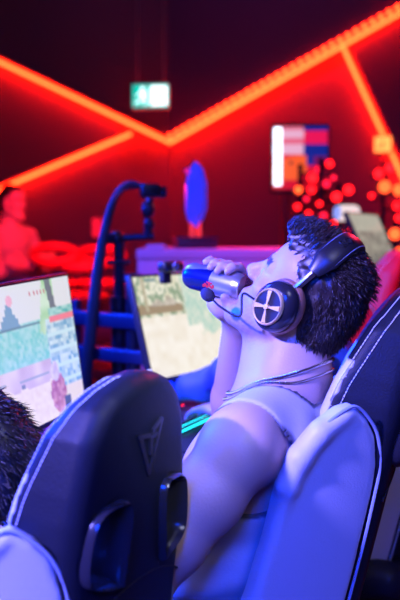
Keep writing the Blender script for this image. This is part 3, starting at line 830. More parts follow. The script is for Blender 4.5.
# ------------------------------------------------------------------ headset builder, in head axes
def make_headset(name_label, fr, H, band_tilt=8, boom=True, text=None, scale=1.0, mic=None):
    t = thing('gaming_headset', name_label, 'headset', fr.w(H.c), fr.rz)
    HM = H.M; Tm = Matrix.Rotation(R(band_tilt), 3, 'X')
    def q(r, f, u): return HM @ V((r, f, u)) * scale
    def qb(r, f, u): return HM @ (Tm @ V((r, f, u))) * scale
    # headband: padded strap over the crown
    m = MB(); pts = []; rad = []
    for i in range(41):
        a = R(-68 + 136 * i / 40); pts.append(qb(.094 * math.sin(a) * (1.0), 0, .035 + .122 * math.cos(a) ** .9 if math.cos(a) > 0 else .035))
        e = min(1, min(i, 40 - i) / 5); rad.append((.0045 + .0045 * e, .012 + .011 * e))
    m.tube(pts, rad, 14, flat=HM @ V((0, 0, 1))); band = m.build('headband', M_['plastic'], t)
    ed = MB()
    for sg in (-1, 1):
        fwd = HM @ (Tm @ V((0, 1, 0)))
        ed.tube([p + fwd * (sg * rr[1] * .82 * scale) + (p.normalized() * .0045) for p, rr in zip(pts[4:-4], rad[4:-4])], .0013, 5)
    ed.build('band_stitching', M_['thread'] if False else M_['edge'], band)
    if text:
        cu = bpy.data.curves.new('lettering', 'FONT'); cu.body = text; cu.size = .020; cu.extrude = .0008; cu.align_x = 'CENTER'; cu.align_y = 'CENTER'
        o = bpy.data.objects.new('lettering', cu); COL.objects.link(o)
        dg = bpy.context.evaluated_depsgraph_get(); me = bpy.data.meshes.new_from_object(o.evaluated_get(dg)); bpy.data.objects.remove(o)
        lo = bpy.data.objects.new('lettering', me); COL.objects.link(lo); me.materials.append(M_['matte']); lo.parent = band
        i = 13; p = pts[i]; tn = (pts[i + 1] - pts[i - 1]).normalized(); fw = HM @ (Tm @ V((0, 1, 0))); nn = tn.cross(fw).normalized()
        if nn.dot(p) < 0: nn = -nn
        xx = tn; yy = nn.cross(xx)
        lo.matrix_local = Matrix.Translation(p + nn * .0092) @ Matrix((xx, yy, nn)).transposed().to_4x4()
    for sg in (-1, 1):
        # cup: axis along head's own side, slightly back and down
        ax = V((sg, .26, -.14)).normalized(); b1 = V((0, 1, 0)); b1 = (b1 - ax * b1.dot(ax)).normalized(); b2 = ax.cross(b1)
        base = V((sg * .072, .004, .0))
        def C(M3, off): return Matrix.Translation(HM @ (base + ax * off) * scale) @ (HM @ Matrix((b1, b2, ax)).transposed()).to_4x4() @ Matrix.Diagonal((.92 * scale, 1.06 * scale, scale, 1))
        cup = MB(); cup.lathe([(.030, .018), (.046, .020), (.0475, .027), (.0445, .038), (.036, .046), (.030, .049)], 40, C(None, 0)); 
        co = cup.build('ear_cup', M_['gloss'], t)
        cs_ = MB(); cs_.lathe([(.022, .0), (.040, -.001), (.049, .005), (.051, .012), (.048, .019), (.030, .020)], 40, C(None, 0)); cs_.build('ear_cushion', M_['cushion'], t)
        cap = MB(); cap.lathe([(.0325, .045), (.0335, .052), (.0315, .0555), (.030, .0545), (.0295, .0535)], 40, C(None, 0)); cap.build('cap_rim', M_['gold'], co)
        cap = MB(); cap.lathe([(.0295, .045), (.0295, .0535), (.001, .0538)], 40, C(None, 0)); cap.build('cap_disc', M_['matte'], co)
        sp_ = MB(); MM = C(None, 0)
        for k in range(4):
            a = R(31) + math.pi / 2 * k; ca, sa = math.cos(a), math.sin(a)
            def pp(rr, w, h): return MM @ V((rr * ca - w * sa, rr * sa + w * ca, h))
            A0 = [pp(.002, -.001, .0575), pp(.002, .001, .0575), pp(.0285, .0046, .0562), pp(.0285, -.0046, .0562)]
            A1 = [pp(.002, -.001, .0535), pp(.002, .001, .0535), pp(.0285, .0046, .0535), pp(.0285, -.0046, .0535)]
            sp_._add(A0 + A1, [(0, 1, 2, 3), (7, 6, 5, 4), (0, 4, 5, 1), (1, 5, 6, 2), (2, 6, 7, 3), (3, 7, 4, 0)])
        sp_.lathe([(.005, .0535), (.005, .059), (.001, .0595)], 16, MM)
        sp_.build('cap_spokes', M_['gold'], co, smooth=False)
        yk = MB()
        top_ = qb(sg * .094 * math.sin(R(68)), 0, .035 + .122 * math.cos(R(68)) ** .9)
        yk.tube([top_, HM @ (base + ax * .020 + b1 * -.004 + V((0, 0, .050))) * scale, HM @ (base + ax * .030 + b1 * -.004 + V((0, 0, .040))) * scale], [(.005, .007)] * 3, 8)
        yk.build('slider', M_['steel'], t)
        if sg == -1 and boom:
            m = MB(); s0 = HM @ (base + ax * .040 + V((0, .030, -.010))); 
            pts_ = catmull([s0, HM @ (base + ax * .044 + V((0, .050, -.016))), *(mic if mic else [HM @ V((-.098, .105, -.040)), HM @ V((-.075, .150, -.030)), HM @ V((-.055, .172, -.012))])], 8)
            m.tube(pts_, .0021, 8); bo = m.build('microphone_boom', M_['matte'], t)
            e = pts_[-1]; dd = (pts_[-1] - pts_[-2]).normalized()
            m = MB(); mm = Matrix.Translation(e + dd * .010) @ dd.to_track_quat('Z', 'Y').to_matrix().to_4x4(); m.ball((0, 0, 0), (.0115, .0115, .0155), 14, mm)
            m.build('foam_windscreen', mat('foam', (.03, .03, .05), .95, bump=(500, .6)), bo)
    return t
make_headset('black headset with gold-spoked ear cup and boom microphone, worn by the drinking man', FR, H1, 0, True, 'RO', .955, [(FR.loc(px(x, y, Y)) - H1.c) for x, y, Y in ((240, 316, 1.415), (222, 308, 1.43), (211, 298, 1.45))])
# ------------------------------------------------------------------ simpler neighbours: body, shirt, trousers, hair
def hair_cap(name, fr_parent, H, m, front=.048, back_drop=-.06, voxel=.006, n=1200, L=(.01, .022), seed=4):
    F = Field(H.c - V((.15, .17, .17)), H.c + V((.15, .17, .2)), voxel); A = np.array(H.M)
    F.ell(H.p(0, -.014, .052), (.083, .106, .096), A, .01); F.ell(H.p(0, -.06, .0), (.068, .06, .085), A, .03)
    sl, X, Y, Z = F.grid()
    q = [(X - H.c.x) * A[0, i] + (Y - H.c.y) * A[1, i] + (Z - H.c.z) * A[2, i] for i in range(3)]
    line = np.where(q[1] > 0, q[2] - (front + .55 * np.clip(q[1], 0, .2)), q[2] - (front + 1.7 * np.clip(q[1], back_drop, 0)))
    F.d = np.maximum(F.d, -line * .7); F.d += (.002 * np.sin(q[0] * 300 + q[2] * 90) * np.sin(q[1] * 160)).astype(np.float32)
    v, f = F.mesh(1); rg = np.random.default_rng(seed); pk = rg.choice(len(v), min(n, len(v)), replace=False)
    qh = (v - np.array(H.c)) @ A; ro = []; di = []; le = []
    for i in pk:
        r, ff, u = qh[i]; nn = np.array([r, ff + .014, u - .052]); nn /= np.linalg.norm(nn) + 1e-6
        ro.append(v[i] - A @ nn * .002); di.append(A @ (nn * .45 + np.array([0, -.3, -.6 if ff < 0 else .2]))); le.append(rg.uniform(*L))
    sv, sf = strands('h', ro, di, le, .0016, None, None, None, 2, .2, seed)
    a, b = merge_mesh([(v, f), (sv, sf)]); return mesh_obj(name, a, b, m, fr_parent)
def seated(label, fr, headc, tilt, turn, shoulders, hips, elbows, wrists, shirt_m, sleeve, voxel=.007, cat='person', hair_m=None, hands=True, palm=None):
    """shoulders/elbows/wrists: (left, right) in the person's own frame"""
    t = thing('person', label, cat, fr.o, fr.rz); H = Head(headc, tilt, turn)
    nb = (V(shoulders[0]) + V(shoulders[1])) / 2 + V((0, 0, .05)); hp = V(hips)
    allp = [H.c, hp] + [V(p) for p in list(shoulders) + list(elbows) + list(wrists)]
    lo = V([min(p[i] for p in allp) - .22 for i in range(3)]); hi = V([max(p[i] for p in allp) + .24 for i in range(3)])
    F = Field(lo, hi, voxel); add_head(F, H, detail=True)
    F.cone(H.p(0, -.02, -.03), nb, .056, .062, .03); F.cone(nb, nb.lerp(hp, .4), .07, .09, .04)
    for s in (0, 1):
        F.chain([V(elbows[s]), V(elbows[s]).lerp(V(wrists[s]), .3), V(wrists[s])], [.038, .040, .026], .015)
        F.cone(V(shoulders[s]), V(elbows[s]), .045, .037, .02); F.cone(nb - V((0, 0, .05)), V(shoulders[s]), .05, .045, .03)
        if hands:
            d = (V(wrists[s]) - V(elbows[s])).normalized(); d = V((d.x, d.y, -.05)).normalized()
            hand(F, V(wrists[s]), V(wrists[s]) + d * .072, d, (0, -.05, -1), (-1, 1)[s], [(.2, .35, .3)] * 4 + [(.3, .3, .2)])
    v, f = F.mesh(1); v, f = F.biggest(v, f); o = mesh_obj('body', v, f, M_['skin'], t); paint(o, skin_tint(v, H, .35))
    S = Field(lo, hi, voxel)
    up = (nb - hp); fw = V((0, 1, 0))
    for k, (w, d_) in ((.80, (.165, .115)), (.6, (.165, .125)), (.35, (.155, .12)), (.08, (.175, .13))):
        S.ell(hp + up * k + V((0, .01, 0)), (w, d_, .15), None, .05) if False else None
    for k, w, d_ in ((.80, .165, .115), (.6, .165, .125), (.35, .155, .12), (.08, .175, .13)):
        S.ell(hp + up * k, (w, d_, .14), None, .05)
    for s in (0, 1):
        S.cone(nb - V((0, 0, .03)), V(shoulders[s]), .06, .062, .04)
        if sleeve: S.chain([V(shoulders[s]), V(elbows[s]), V(elbows[s]).lerp(V(wrists[s]), .9)], [.067, .054, .040], .02)
        else: S.chain([V(shoulders[s]), V(shoulders[s]).lerp(V(elbows[s]), .7)], [.067, .06], .02)
    sl, X, Y, Z = S.grid()
    S.d += (.009 * np.sin(40 * (X + .6 * Z) + 9 * Y) * np.sin(31 * (Y - .5 * Z)) + .004 * np.sin(75 * (Y + X) - 30 * Z)).astype(np.float32)
    S.cone(nb + V((0, .015, .0)), nb + V((0, .03, .10)), .058, .075, .004, 'c')
    v, f = S.mesh(1); v, f = S.biggest(v, f); mesh_obj('shirt', v, f, shirt_m, t)
    return t, H
def legs(t, fr, hip, knees, feet, m, r=(.085, .062, .05)):
    P = Field((min(k[0] for k in knees) - .2, -.25, 0), (max(k[0] for k in knees) + .2, max(k[1] for k in knees) + .35, max(hip[2], knees[0][2]) + .14), .011)
    P.ell(hip, (.18, .14, .10), None, .04)
    for s, (k, f_) in zip((-1, 1), zip(knees, feet)):
        P.chain([V(hip) + V((s * .09, .0, 0)), V(k), V(f_) + V((0, 0, .10))], r, .03)
    P.build('trousers', m, t)
    for f_ in feet:
        S = Field(V(f_) - V((.08, .1, .02)), V(f_) + V((.08, .26, .16)), .008)
        S.chain([V(f_) + V((0, .0, .05)), V(f_) + V((0, .1, .045)), V(f_) + V((0, .18, .038))], [.046, .042, .034], .02)
        S.fn(lambda X, Y, Z: (Z - .004) + 0 * X + 0 * Y, 0, 'x'); S.build('shoe', M_['shoe'], t)

# player beyond the man, leaning over the desk in a blue jersey
FB = Frame(.42, 2.24, F_MAN)
hb = FB.loc(px(320, 292, 2.12)); 
wr_l = FB.loc(px(236, 412, 2.22)); wr_r = FB.loc(px(170, 390, 2.50)); 
e_l = FB.loc(px(288, 416, 2.08)); e_r = FB.loc(px(232, 377, 2.44))
sh_l = FB.loc(px(300, 372, 2.02)); sh_r = FB.loc(px(318, 352, 2.36))
tb, HB = seated('player in a blue jersey leaning on the desk beyond the drinking man', FB, hb, 4, 0, (sh_l, sh_r), (0, .02, .52), (e_l, e_r), (wr_l, wr_r), M_['blue_shirt'], True)
hair_cap('hair', tb, HB, M_['hair'], seed=8)
legs(tb, FB, (0, .02, .52), [(-.16, .42, .53), (.16, .42, .53)], [(-.17, .44, 0), (.17, .44, 0)], M_['trousers'])
make_headset('pale-edged headset on the blue-jersey player beyond the drinking man', FB, HB, 4, False)

# player in front of the left chair, mostly outside the frame
FL = Frame(-.28, 1.265, F_LEFT)
hl = FL.loc(px(-24, 482, 1.32))
tl, HL = seated('dark-haired player hunched in the left chair, head down before the left screen', FL, hl, -18, 0, (V((-.17, hl.y - .12, hl.z - .20)), V((.17, hl.y - .12, hl.z - .20))), (0, .04, .45), (V((-.26, .10, .62)), V((.26, .10, .62))), (V((-.16, .34, .755)), V((.16, .34, .755))), M_['dark_shirt'], True)
hair_cap('hair', tl, HL, M_['black_hair'], front=.03, seed=9, n=2500, L=(.012, .03))
legs(tl, FL, (0, .04, .45), [(-.16, .42, .50), (.16, .42, .50)], [(-.17, .44, 0), (.17, .44, 0)], M_['trousers'])
make_headset('dark headset on the hunched player in front of the left chair', FL, HL, 8, False)

# standing person against the far wall, arms folded
FS = Frame(px(11, 240, 6.2).x, 6.2, (.85, -.52))
zt = px(8, 187, 6.2).z
ts = thing('person', 'person standing by the far red wall with arms folded', 'person', FS.o, FS.rz)
k = zt / 1.78
HS = Head((0, .02, zt - .125), -4, 0, 1.0)
F = Field((-.36, -.2, zt - .95), (.36, .34, zt + .02), .010)
add_head(F, HS); F.cone(HS.p(0, -.02, -.03), V((0, -.01, zt - .29)), .054, .062, .03)
AR = [(V((-.19, 0, zt - .36)), V((-.25, .08, zt - .63)), V((.05, .17, zt - .575))), (V((.19, 0, zt - .36)), V((.25, .08, zt - .63)), V((-.05, .20, zt - .555)))]
F.cone((0, 0, zt - .3), (0, 0, zt - .6), .08, .09, .04)
for a_, b_, c_2 in AR: F.cone((0, 0, zt - .34), a_, .06, .05, .03)
for i, (a_, b_, c_2) in enumerate(AR):
    F.chain([a_, b_, c_2], [.045, .04, .028], .015)
    d_ = (c_2 - b_).normalized(); hand(F, c_2, c_2 + d_ * .07, d_, (0, -1, 0), (-1, 1)[i], [(.3, .4, .3)] * 4 + [(.2, .3, .2)])
v, f = F.mesh(1); v, f = F.biggest(v, f); o = mesh_obj('body', v, f, M_['skin'], ts); paint(o, skin_tint(v, HS, .0))
F = Field((-.38, -.22, zt - 1.0), (.38, .34, zt - .2), .011)
F.ell((0, 0, zt - .43), (.175, .115, .16), None, .05); F.ell((0, .01, zt - .64), (.155, .115, .16), None, .05); F.ell((0, .0, zt - .84), (.165, .125, .11), None, .05)
for a_, b_, c_2 in AR: F.cone((0, 0, zt - .31), a_, .06, .058, .04); F.chain([a_, b_, b_.lerp(c_2, .85)], [.062, .054, .042], .02)
F.cone((0, .01, zt - .28), (0, .03, zt - .18), .058, .07, .004, 'c')
v, f = F.mesh(1); v, f = F.biggest(v, f); mesh_obj('shirt', v, f, M_['grey_shirt'], ts)
legs(ts, FS, (0, 0, zt - .88), [(-.1, .03, .48), (.1, .03, .48)], [(-.11, -.02, 0), (.11, -.02, 0)], M_['grey_shirt'], (.09, .066, .055))
hair_cap('hair', ts, HS, M_['black_hair'], seed=12, n=500)
# ================================================================== desk, screens, equipment
DESK_Z = .735
def dp(f, r, z=0.0): return FR.w((r, f, z))                    # along the players' row: f forward of the man, r down the row
t = thing('gaming_desk', 'long dark desk running past the players under the screens', 'desk', dp(.66, .5), FR.rz)
m = MB(); m.rbox((-1.75, -.29, DESK_Z - .03), (1.2, .30, DESK_Z), .006); m.build('desk_top', M_['desk'], t)
for x in (-1.6, -.1, 1.05):
    m = MB(); m.rbox((x - .03, -.2, .0), (x + .03, .24, DESK_Z - .03), .006); m.build('leg', M_['matte'], t)
def screen_mesh(name, w, h, y, fn, parent, m, nx=120, ny=68):
    """fn(u, v): picture, u left->right for the viewer, v bottom->top"""
    vs = []; cs = []
    for j in range(ny + 1):
        for i in range(nx + 1):
            u, v = i / nx, j / ny; vs.append((w / 2 - u * w, y, -h / 2 + v * h)); cs.append(fn(u, v))
    fs = [(j * (nx + 1) + i, j * (nx + 1) + i + 1, (j + 1) * (nx + 1) + i + 1, (j + 1) * (nx + 1) + i) for j in range(ny) for i in range(nx)]
    fs = [q[::-1] for q in fs]
    o = mesh_obj(name, vs, fs, m, parent, False); paint(o, np.array(cs)); return o
M_scr = attr_mat('screen_picture', 'tint', .25, True, 1.0)
def hsh(a, b, k=0): return (math.sin(a * 127.1 + b * 311.7 + k * 74.7) * 43758.5453) % 1
def vn(x, y, k=0):
    i, j = math.floor(x), math.floor(y); a, b = x - i, y - j; a = a * a * (3 - 2 * a); b = b * b * (3 - 2 * b)
    return (hsh(i, j, k) * (1 - a) + hsh(i + 1, j, k) * a) * (1 - b) + (hsh(i, j + 1, k) * (1 - a) + hsh(i + 1, j + 1, k) * a) * b
def mixc(a, b, t): return tuple(x + (y - x) * t for x, y in zip(a, b))
def lin(r, g, b): return tuple(((c / 255) / 12.92 if c < 10 else ((c / 255 + .055) / 1.055) ** 2.4) for c in (r, g, b))
def pic_town(u, v):
    n = vn(u * 60, v * 40, 1); n2 = vn(u * 18, v * 12, 2)
    sky = lin(226, 226, 232); c = sky
    if v < .72 + .02 * n2: c = mixc(lin(120, 205, 200), lin(190, 225, 225), n)           # terraces
    if v < .44: c = mixc(lin(205, 180, 205), lin(232, 215, 222), n2)
    if v < .26 + .05 * n2: c = mixc(lin(235, 215, 205), lin(246, 232, 222), n)
    for k in range(5):                                                                    # stepped dome
        if abs(u - .52) < .07 - .014 * k and .70 + .035 * k < v < .735 + .035 * k: c = lin(130, 165, 190)
    if (u - .535) ** 2 + ((v - .895) * .6) ** 2 < .022 ** 2: c = lin(240, 180, 200)
    if .70 < v < .715: c = lin(110, 140, 150)
    if u > .70 + .16 * (v - .5) and u < .86 and v > .60 + .05 * n: c = mixc(lin(150, 205, 140), lin(215, 235, 215), n2)
    if abs(u - .845 + .12 * (v - .8)) < .022 and v > .62: c = lin(120, 125, 135)
    if u > .77 and v < .72:                                                               # score table
        row = int(v * 34); c = mixc(lin(120, 170, 205), lin(215, 232, 240), hsh(row, int(u * 46), 4)); 
        if row % 4 == 0: c = lin(205, 230, 240)
        if v < .20: c = lin(235, 220, 212)
    if u > .80 and .69 < v < .725: c = lin(245, 135, 150)
    if u > .80 and .725 < v < .79: c = mixc(lin(60, 170, 170), lin(190, 225, 220), vn(u * 40, v * 40, 7))
    if .91 < v < .93 and .66 < u < .80 and int(u * 110) % 3 == 0: c = lin(200, 90, 110)
    if abs(v - .36 + .03 * u) < .006 and u < .75: c = lin(160, 170, 190)
    g = ((u - .80) / .06) ** 2 + ((v - .17) / .15) ** 2                                    # gloved hand
    if g < 1: c = mixc(lin(170, 95, 120), lin(225, 170, 180), n)
    if ((u - .79) / .035) ** 2 + ((v - .33) / .07) ** 2 < 1: c = mixc(lin(190, 170, 210), lin(235, 225, 240), n)
    if abs(u - .86) < .025 and .02 < v < .12: c = lin(90, 100, 120)
    if (u - .55) ** 2 + ((v - .30) * .6) ** 2 < .010 ** 2: c = lin(130, 140, 160)
    return c
def pic_sand(u, v):
    n = vn(u * 22, v * 14, 11); n2 = vn(u * 50, v * 30, 12)
    c = mixc(lin(240, 230, 212), lin(252, 246, 235), n)
    if v > .60: c = mixc(lin(215, 212, 180), lin(240, 238, 220), n)
    if v > .60 and n2 > .62: c = lin(150, 170, 140)
    if u > .42 and v > .30 + .2 * n: c = mixc(lin(170, 210, 195), lin(228, 232, 215), n2)
    if u < .40 and .62 < v < .70 + .03 * n2: c = lin(165, 145, 115)
    if .12 < u < .34 and .70 < v < .80 * (1 - .1 * n): c = mixc(lin(170, 160, 140), lin(215, 205, 190), n2)
    if .06 < u < .085 and v > .66: c = lin(190, 180, 150)
    if ((u - .83) / .035) ** 2 + ((v - .36) / .05) ** 2 < 1: c = lin(230, 150, 120)
    if .1 < u < .2 and .955 < v < .975: c = lin(120, 150, 150)
    return c
def pic_grey(u, v):
    n = vn(u * 16, v * 12, 21); n2 = vn(u * 40, v * 30, 22)
    c = mixc(lin(105, 100, 95), lin(175, 170, 155), n)
    if v < .3 and n2 > .5: c = mixc(lin(70, 110, 110), lin(110, 80, 90), n)
    if v > .7: c = mixc(lin(165, 165, 150), lin(190, 185, 170), n2)
    return c
def monitor(label, c, N, zc, tilt, pic, desk_z, m=M_scr, w=.54, h=.305, roll=0.0):
    """c: floor point under the panel, N: horizontal direction the screen faces"""
    N = V((N[0], N[1], 0)).normalized()
    t = thing('monitor', label, 'monitor', (c[0], c[1], desk_z), math.atan2(-N.x, N.y))
    pz = zc - desk_z
    m1 = MB(); m1.rbox((-w / 2 - .008, -.022, -h / 2 - .012), (w / 2 + .008, .0, h / 2 + .008), .004); m1.rbox((-w / 4, -.045, -h / 4), (w / 4, -.02, h / 4), .012)
    p = m1.build('panel', M_['plastic'], t); p.location = (0, 0, pz); p.rotation_euler = (R(tilt), R(roll), 0)
    screen_mesh('screen', w, h, .0012, pic, p, m)
    m2 = MB(); m2.tube([(0, -.09, .01), (0, -.085, pz * .6), (0, -.055, pz), (0, -.03, pz)], [(.02, .03)] * 4, 10, flat=(0, 1, 0)); m2.build('stand', M_['matte'], t)
    m3 = MB(); m3.rbox((-.11, -.17, 0), (.11, .02, .012), .005); m3.build('stand_base', M_['matte'], t)
    return t
monitor('large game screen before the left chair, showing a teal town and a gloved hand', (-.385, 1.69), (.94, -.35), 1.035, 7, pic_town, DESK_Z, roll=2.5)
mon2 = monitor('game screen of a pale sandy scene behind the drink can', (-.012, 2.62), (.82, -.57), 1.022, 15, pic_sand, DESK_Z)
# webcam clipped on the second screen
P = px(171, 268, 2.47)
t = thing('webcam', 'small black webcam clipped on top of the sandy game screen', 'webcam', P - V((0, 0, .012)), math.atan2(-.82, -.57) )
m = MB(); m.rbox((-.048, -.018, .0), (.048, .016, .032), .010); m.build('camera_body', M_['plastic'], t)
m = MB(); m.lathe([(.013, 0), (.013, .006), (.009, .007), (.008, .004)], 20, Matrix.Translation((0.0, .015, .016)) @ Matrix.Rotation(R(-90), 4, 'X')); m.build('lens', M_['steel'], t)
m = MB(); m.rbox((-.02, -.03, -.035), (.02, -.012, .004), .004); m.build('clip', M_['matte'], t)
# keyboard, mouse and mat of the blue player
KP = px(178, 421, 2.42); 
t = thing('mouse_mat', 'dark mouse mat under the keyboard beside the blue player\'s hand', 'mouse mat', (KP.x + .06, KP.y + .06, DESK_Z + .001), FR.rz)
m = MB(); m.rbox((-.36, -.16, 0), (.36, .16, .004), .0015); m.build('mat_sheet', M_['matte'], t)
t = thing('keyboard', 'keyboard glowing cyan under the blue player\'s hand', 'keyboard', (KP.x, KP.y - .02, DESK_Z + .006), FR.rz)
m = MB(); m.rbox((-.15, -.065, 0), (.15, .065, .018), .004); m.build('case', M_['matte'], t)
m = MB()
m.box((-.1515, -.0665, .006), (.1515, .0665, .010)); m.box((-.144, -.06, .018), (.144, .06, .0185)); m.build('light_strip', emis('cyan_glow', (.02, .75, 1.0), 3.5), t, smooth=False)
m = MB()
for i in range(14):
    for j in range(5): m.rbox((-.142 + i * .0205, -.058 + j * .0235, .018), (-.142 + i * .0205 + .0175, -.058 + j * .0235 + .02, .027), .002, seg=1)
ko = m.build('keys', M_['plastic'], t); ko['kind'] = 'stuff'
MP = px(172, 411, 2.56)
t = thing('computer_mouse', 'black computer mouse glowing red, left of the player\'s hand', 'mouse', (MP.x, MP.y, DESK_Z + .005), FR.rz)
m = MB(); m.ball((0, 0, .006), (.032, .058, .030), 20); m.build('shell', M_['gloss'], t)
m = MB(); m.tube([(.022 * math.cos(a), -.02 + .018 * math.sin(a), .028 - .012 * abs(math.cos(a))) for a in np.linspace(0, 2 * math.pi, 20)[:-1]], .004, 6, closed=True); m.build('light_ring', emis('red_glow', (3, .04, .05), 1.2), t)

# ------------------------------------------------------------------ rail frame behind the desk
M_rail = mat('blue_black_metal', (.03, .035, .08), .4, .3)
A0, A1 = px(70, 315, 3.0), px(152, 325, 2.78)
t = thing('equipment_rail', 'dark two-bar equipment rail on posts behind the desk', 'rail', ((A0.x + A1.x) / 2, (A0.y + A1.y) / 2, 0), math.atan2(A1.y - A0.y, A1.x - A0.x))
L = (A1 - A0).length / 2 + .05
for zc, hh in ((A0.z * .5 + A1.z * .5, .026), (px(110, 355, 2.87).z, .024)):
    m = MB(); m.rbox((-L, -.02, zc - hh), (L, .02, zc + hh), .006); m.build('bar', M_rail, t)
for x in (-L + .05, L - .05):
    m = MB(); m.rbox((x - .015, .021, 0), (x + .015, .05, 1.06), .004); m.build('post', M_rail, t)
m = MB(); m.ball((-L + .08, -.024, px(110, 355, 2.87).z), .010, 10); m.build('knob', M_['plinth'], t)

# camera stand: post, cross arm, elbow, camera and a thick cable loop
Yc = 2.95
c0 = px(119, 240, Yc); base = V((c0.x, c0.y, 0))
M_post = mat('satin_black_metal', (.03, .03, .045), .3, .4)
t = thing('camera_stand', 'tall black camera stand with a short cross arm, behind the desk', 'stand', base, 0)
def L_(x, y, Y=Yc): return px(x, y, Y) - base
m = MB(); m.tube([(0, 0, .02), (0, 0, c0.z - .22)], .030, 14); m.build('lower_post', M_post, t)
m = MB(); m.tube([(0, 0, c0.z - .24), (0, 0, c0.z + .01)], .019, 12); m.build('upper_post', M_post, t)
m = MB(); m.tube([(0, 0, c0.z - .25), (0, 0, c0.z - .20)], .034, 14); m.build('collar', M_['plastic'], t)
m = MB(); m.tube([L_(108, 262) + V((.0, -.028, 0)), L_(131, 262) + V((0, -.028, 0))], .008, 8); m.build('collar_screw', M_['plastic'], t)
m = MB(); m.tube([L_(107, 239), L_(154, 236)], .013, 12); m.build('cross_arm', M_post, t)
m = MB(); m.ball(L_(117, 238), .027, 12); m.ball(L_(110, 239), (.012, .02, .02), 10); m.build('clamp', M_['plastic'], t)
m = MB(); m.tube([L_(148, 238), L_(148, 226), L_(149, 218)], .016, 10); m.ball(L_(149, 224), .022, 10); m.tube([L_(148, 214), L_(150, 198)], .013, 10); m.ball(L_(148, 209), (.026, .026, .030), 12); m.build('elbow', M_post, t)
for a in (0, 2.1, 4.2):
    m = MB(); m.tube([(0, 0, .30), (.30 * math.cos(a), .30 * math.sin(a), .015)], .012, 8); m.build('leg', M_post, t)
P = px(151, 191, Yc)
t = thing('video_camera', 'small dark camera on top of the stand\'s elbow', 'camera', P, R(20))
m = MB(); m.rbox((-.040, -.03, -.022), (.030, .03, .026), .010); m.build('camera_body', M_['plastic'], t)
m = MB(); m.tube([(.028, 0, 0), (.052, 0, -.004)], .020, 14); m.build('lens', M_['gloss'], t)
m = MB(); m.tube([(-.01, 0, -.021), (-.008, 0, -.05)], .010, 8); m.build('mount', M_['steel'], t)
pts = catmull([px(86, 372, 2.9), px(93, 310, 2.9), px(99, 262, 2.92), px(107, 222, 2.93), px(116, 196, 2.94), px(128, 184, 2.95), px(140, 185, 2.95), px(147, 189, 2.95)], 8)
pts = [V((pts[0].x - .01, pts[0].y, .02))] + pts
m = MB(); n = len(pts); m.tube(pts, [(.022 - .014 * (min(1, max(0, (i - 8) / (n - 18)))), .014 - .006 * min(1, max(0, (i - 8) / (n - 18)))) for i in range(n)], 12, flat=(1, 0, 0))
props(m.build('cable_loom', mat('black_braided_sleeve', (.03, .03, .04), .45, bump=(300, .4))), 'thick black cable loom arching up to the camera on the stand', 'cable')
m = MB(); m.tube(catmull([px(108, 220, 2.90), px(113, 203, 2.90), px(124, 190, 2.92), px(140, 187, 2.93), px(147, 192, 2.94)], 8), .005, 8)
props(m.build('thin_cable', M_['plastic']), 'thin black cable looping beside the thick loom up to the camera', 'cable')
t0 = px(133, 276, 2.85); t = thing('short_post', 'short capped dark post right of the camera stand', 'post', (t0.x, t0.y, 0))
m = MB(); m.tube([(0, 0, 0), (0, 0, t0.z - .01)], .026, 14); m.build('post', M_post, t)
m = MB(); m.lathe([(.032, t0.z - .02), (.034, t0.z - .012), (.034, t0.z + .004), (.028, t0.z + .008)], 18); m.build('cap', M_post, t)

# ------------------------------------------------------------------ plinth and trophy
Y0 = 3.9; a, b = px(137, 250, Y0), px(296, 250, Y0)
t = thing('plinth', 'broad white plinth lit violet, carrying the crystal trophy', 'plinth', ((a.x + b.x) / 2, Y0, 0))
w = (b.x - a.x) / 2
m = MB(); m.rbox((-w, 0, .0), (w, .9, a.z - .045), .008); m.build('body', M_['plinth'], t)
m = MB(); m.rbox((-w - .004, -.006, a.z - .044), (w + .004, .92, a.z + .003), .006); m.build('top_board', M_['plinth'], t)
PT = a.z + .003
bp = px(195, 246, Y0 + .35)
t = thing('trophy', 'tall faceted blue crystal trophy on a dark base on the white plinth', 'trophy', (bp.x, Y0 + .35, PT), R(12))
s = (Y0 + .35) / FPX
m = MB(); m.rbox((-20 * s, -.075, 0), (20 * s, .075, 9 * s), .008); m.rbox((-21 * s, -.08, 9 * s), (21 * s, .08, 11.5 * s), .005); m.build('base', mat('dark_wood_base', (.06, .025, .04), .35), t)
M_cry = mat('blue_crystal', (.10, .16, .85), .12, emit=(.02, .06, .6), es=.35)  # faint emission stands in for light caught in the crystal
def gem(pts_, y): return pts_
prof = [(0, 86), (-6, 78), (-9.5, 62), (-9.5, 38), (-7, 28), (-2, 21), (2, 21), (8, 30), (11.5, 40), (11.5, 64), (7, 79)]
m = MB(); F_ = [(x * s, -.018, z * s) for x, z in prof]; I_ = [(x * .55 * s, -.036, (52 + (z - 52) * .62) * s) for x, z in prof]
Bk = [(x * s, .018, z * s) for x, z in prof]; Ib = [(x * .55 * s, .036, (52 + (z - 52) * .62) * s) for x, z in prof]
n = len(prof); fs = [tuple(range(n, 2 * n)), tuple(range(3 * n, 4 * n))[::-1]]
for i in range(n):
    j = (i + 1) % n; fs += [(i, j, n + j, n + i), (2 * n + j, 2 * n + i, 3 * n + i, 3 * n + j), (j, i, 2 * n + i, 2 * n + j)]
m._add(F_ + I_ + Bk + Ib, fs); m.build('crystal', M_cry, t, smooth=False)
m = MB(); m.rbox((-5 * s, -.02, 11 * s), (-1 * s, .02, 25 * s), .004); m.rbox((2 * s, -.02, 11 * s), (6 * s, .02, 27 * s), .004); m.build('stem', mat('red_lit_stem', (.7, .03, .03), .3, emit=(1, .04, .05), es=.8), t)  # red light on the stem put in as emission
m = MB(); m.ball((-8 * s, -.01, 76 * s), 3.2 * s, 10); m.build('bead', mat('pink_gem', (.7, .05, .3), .2, emit=(.8, .02, .2), es=.6), t)  # bead's glint put in as emission
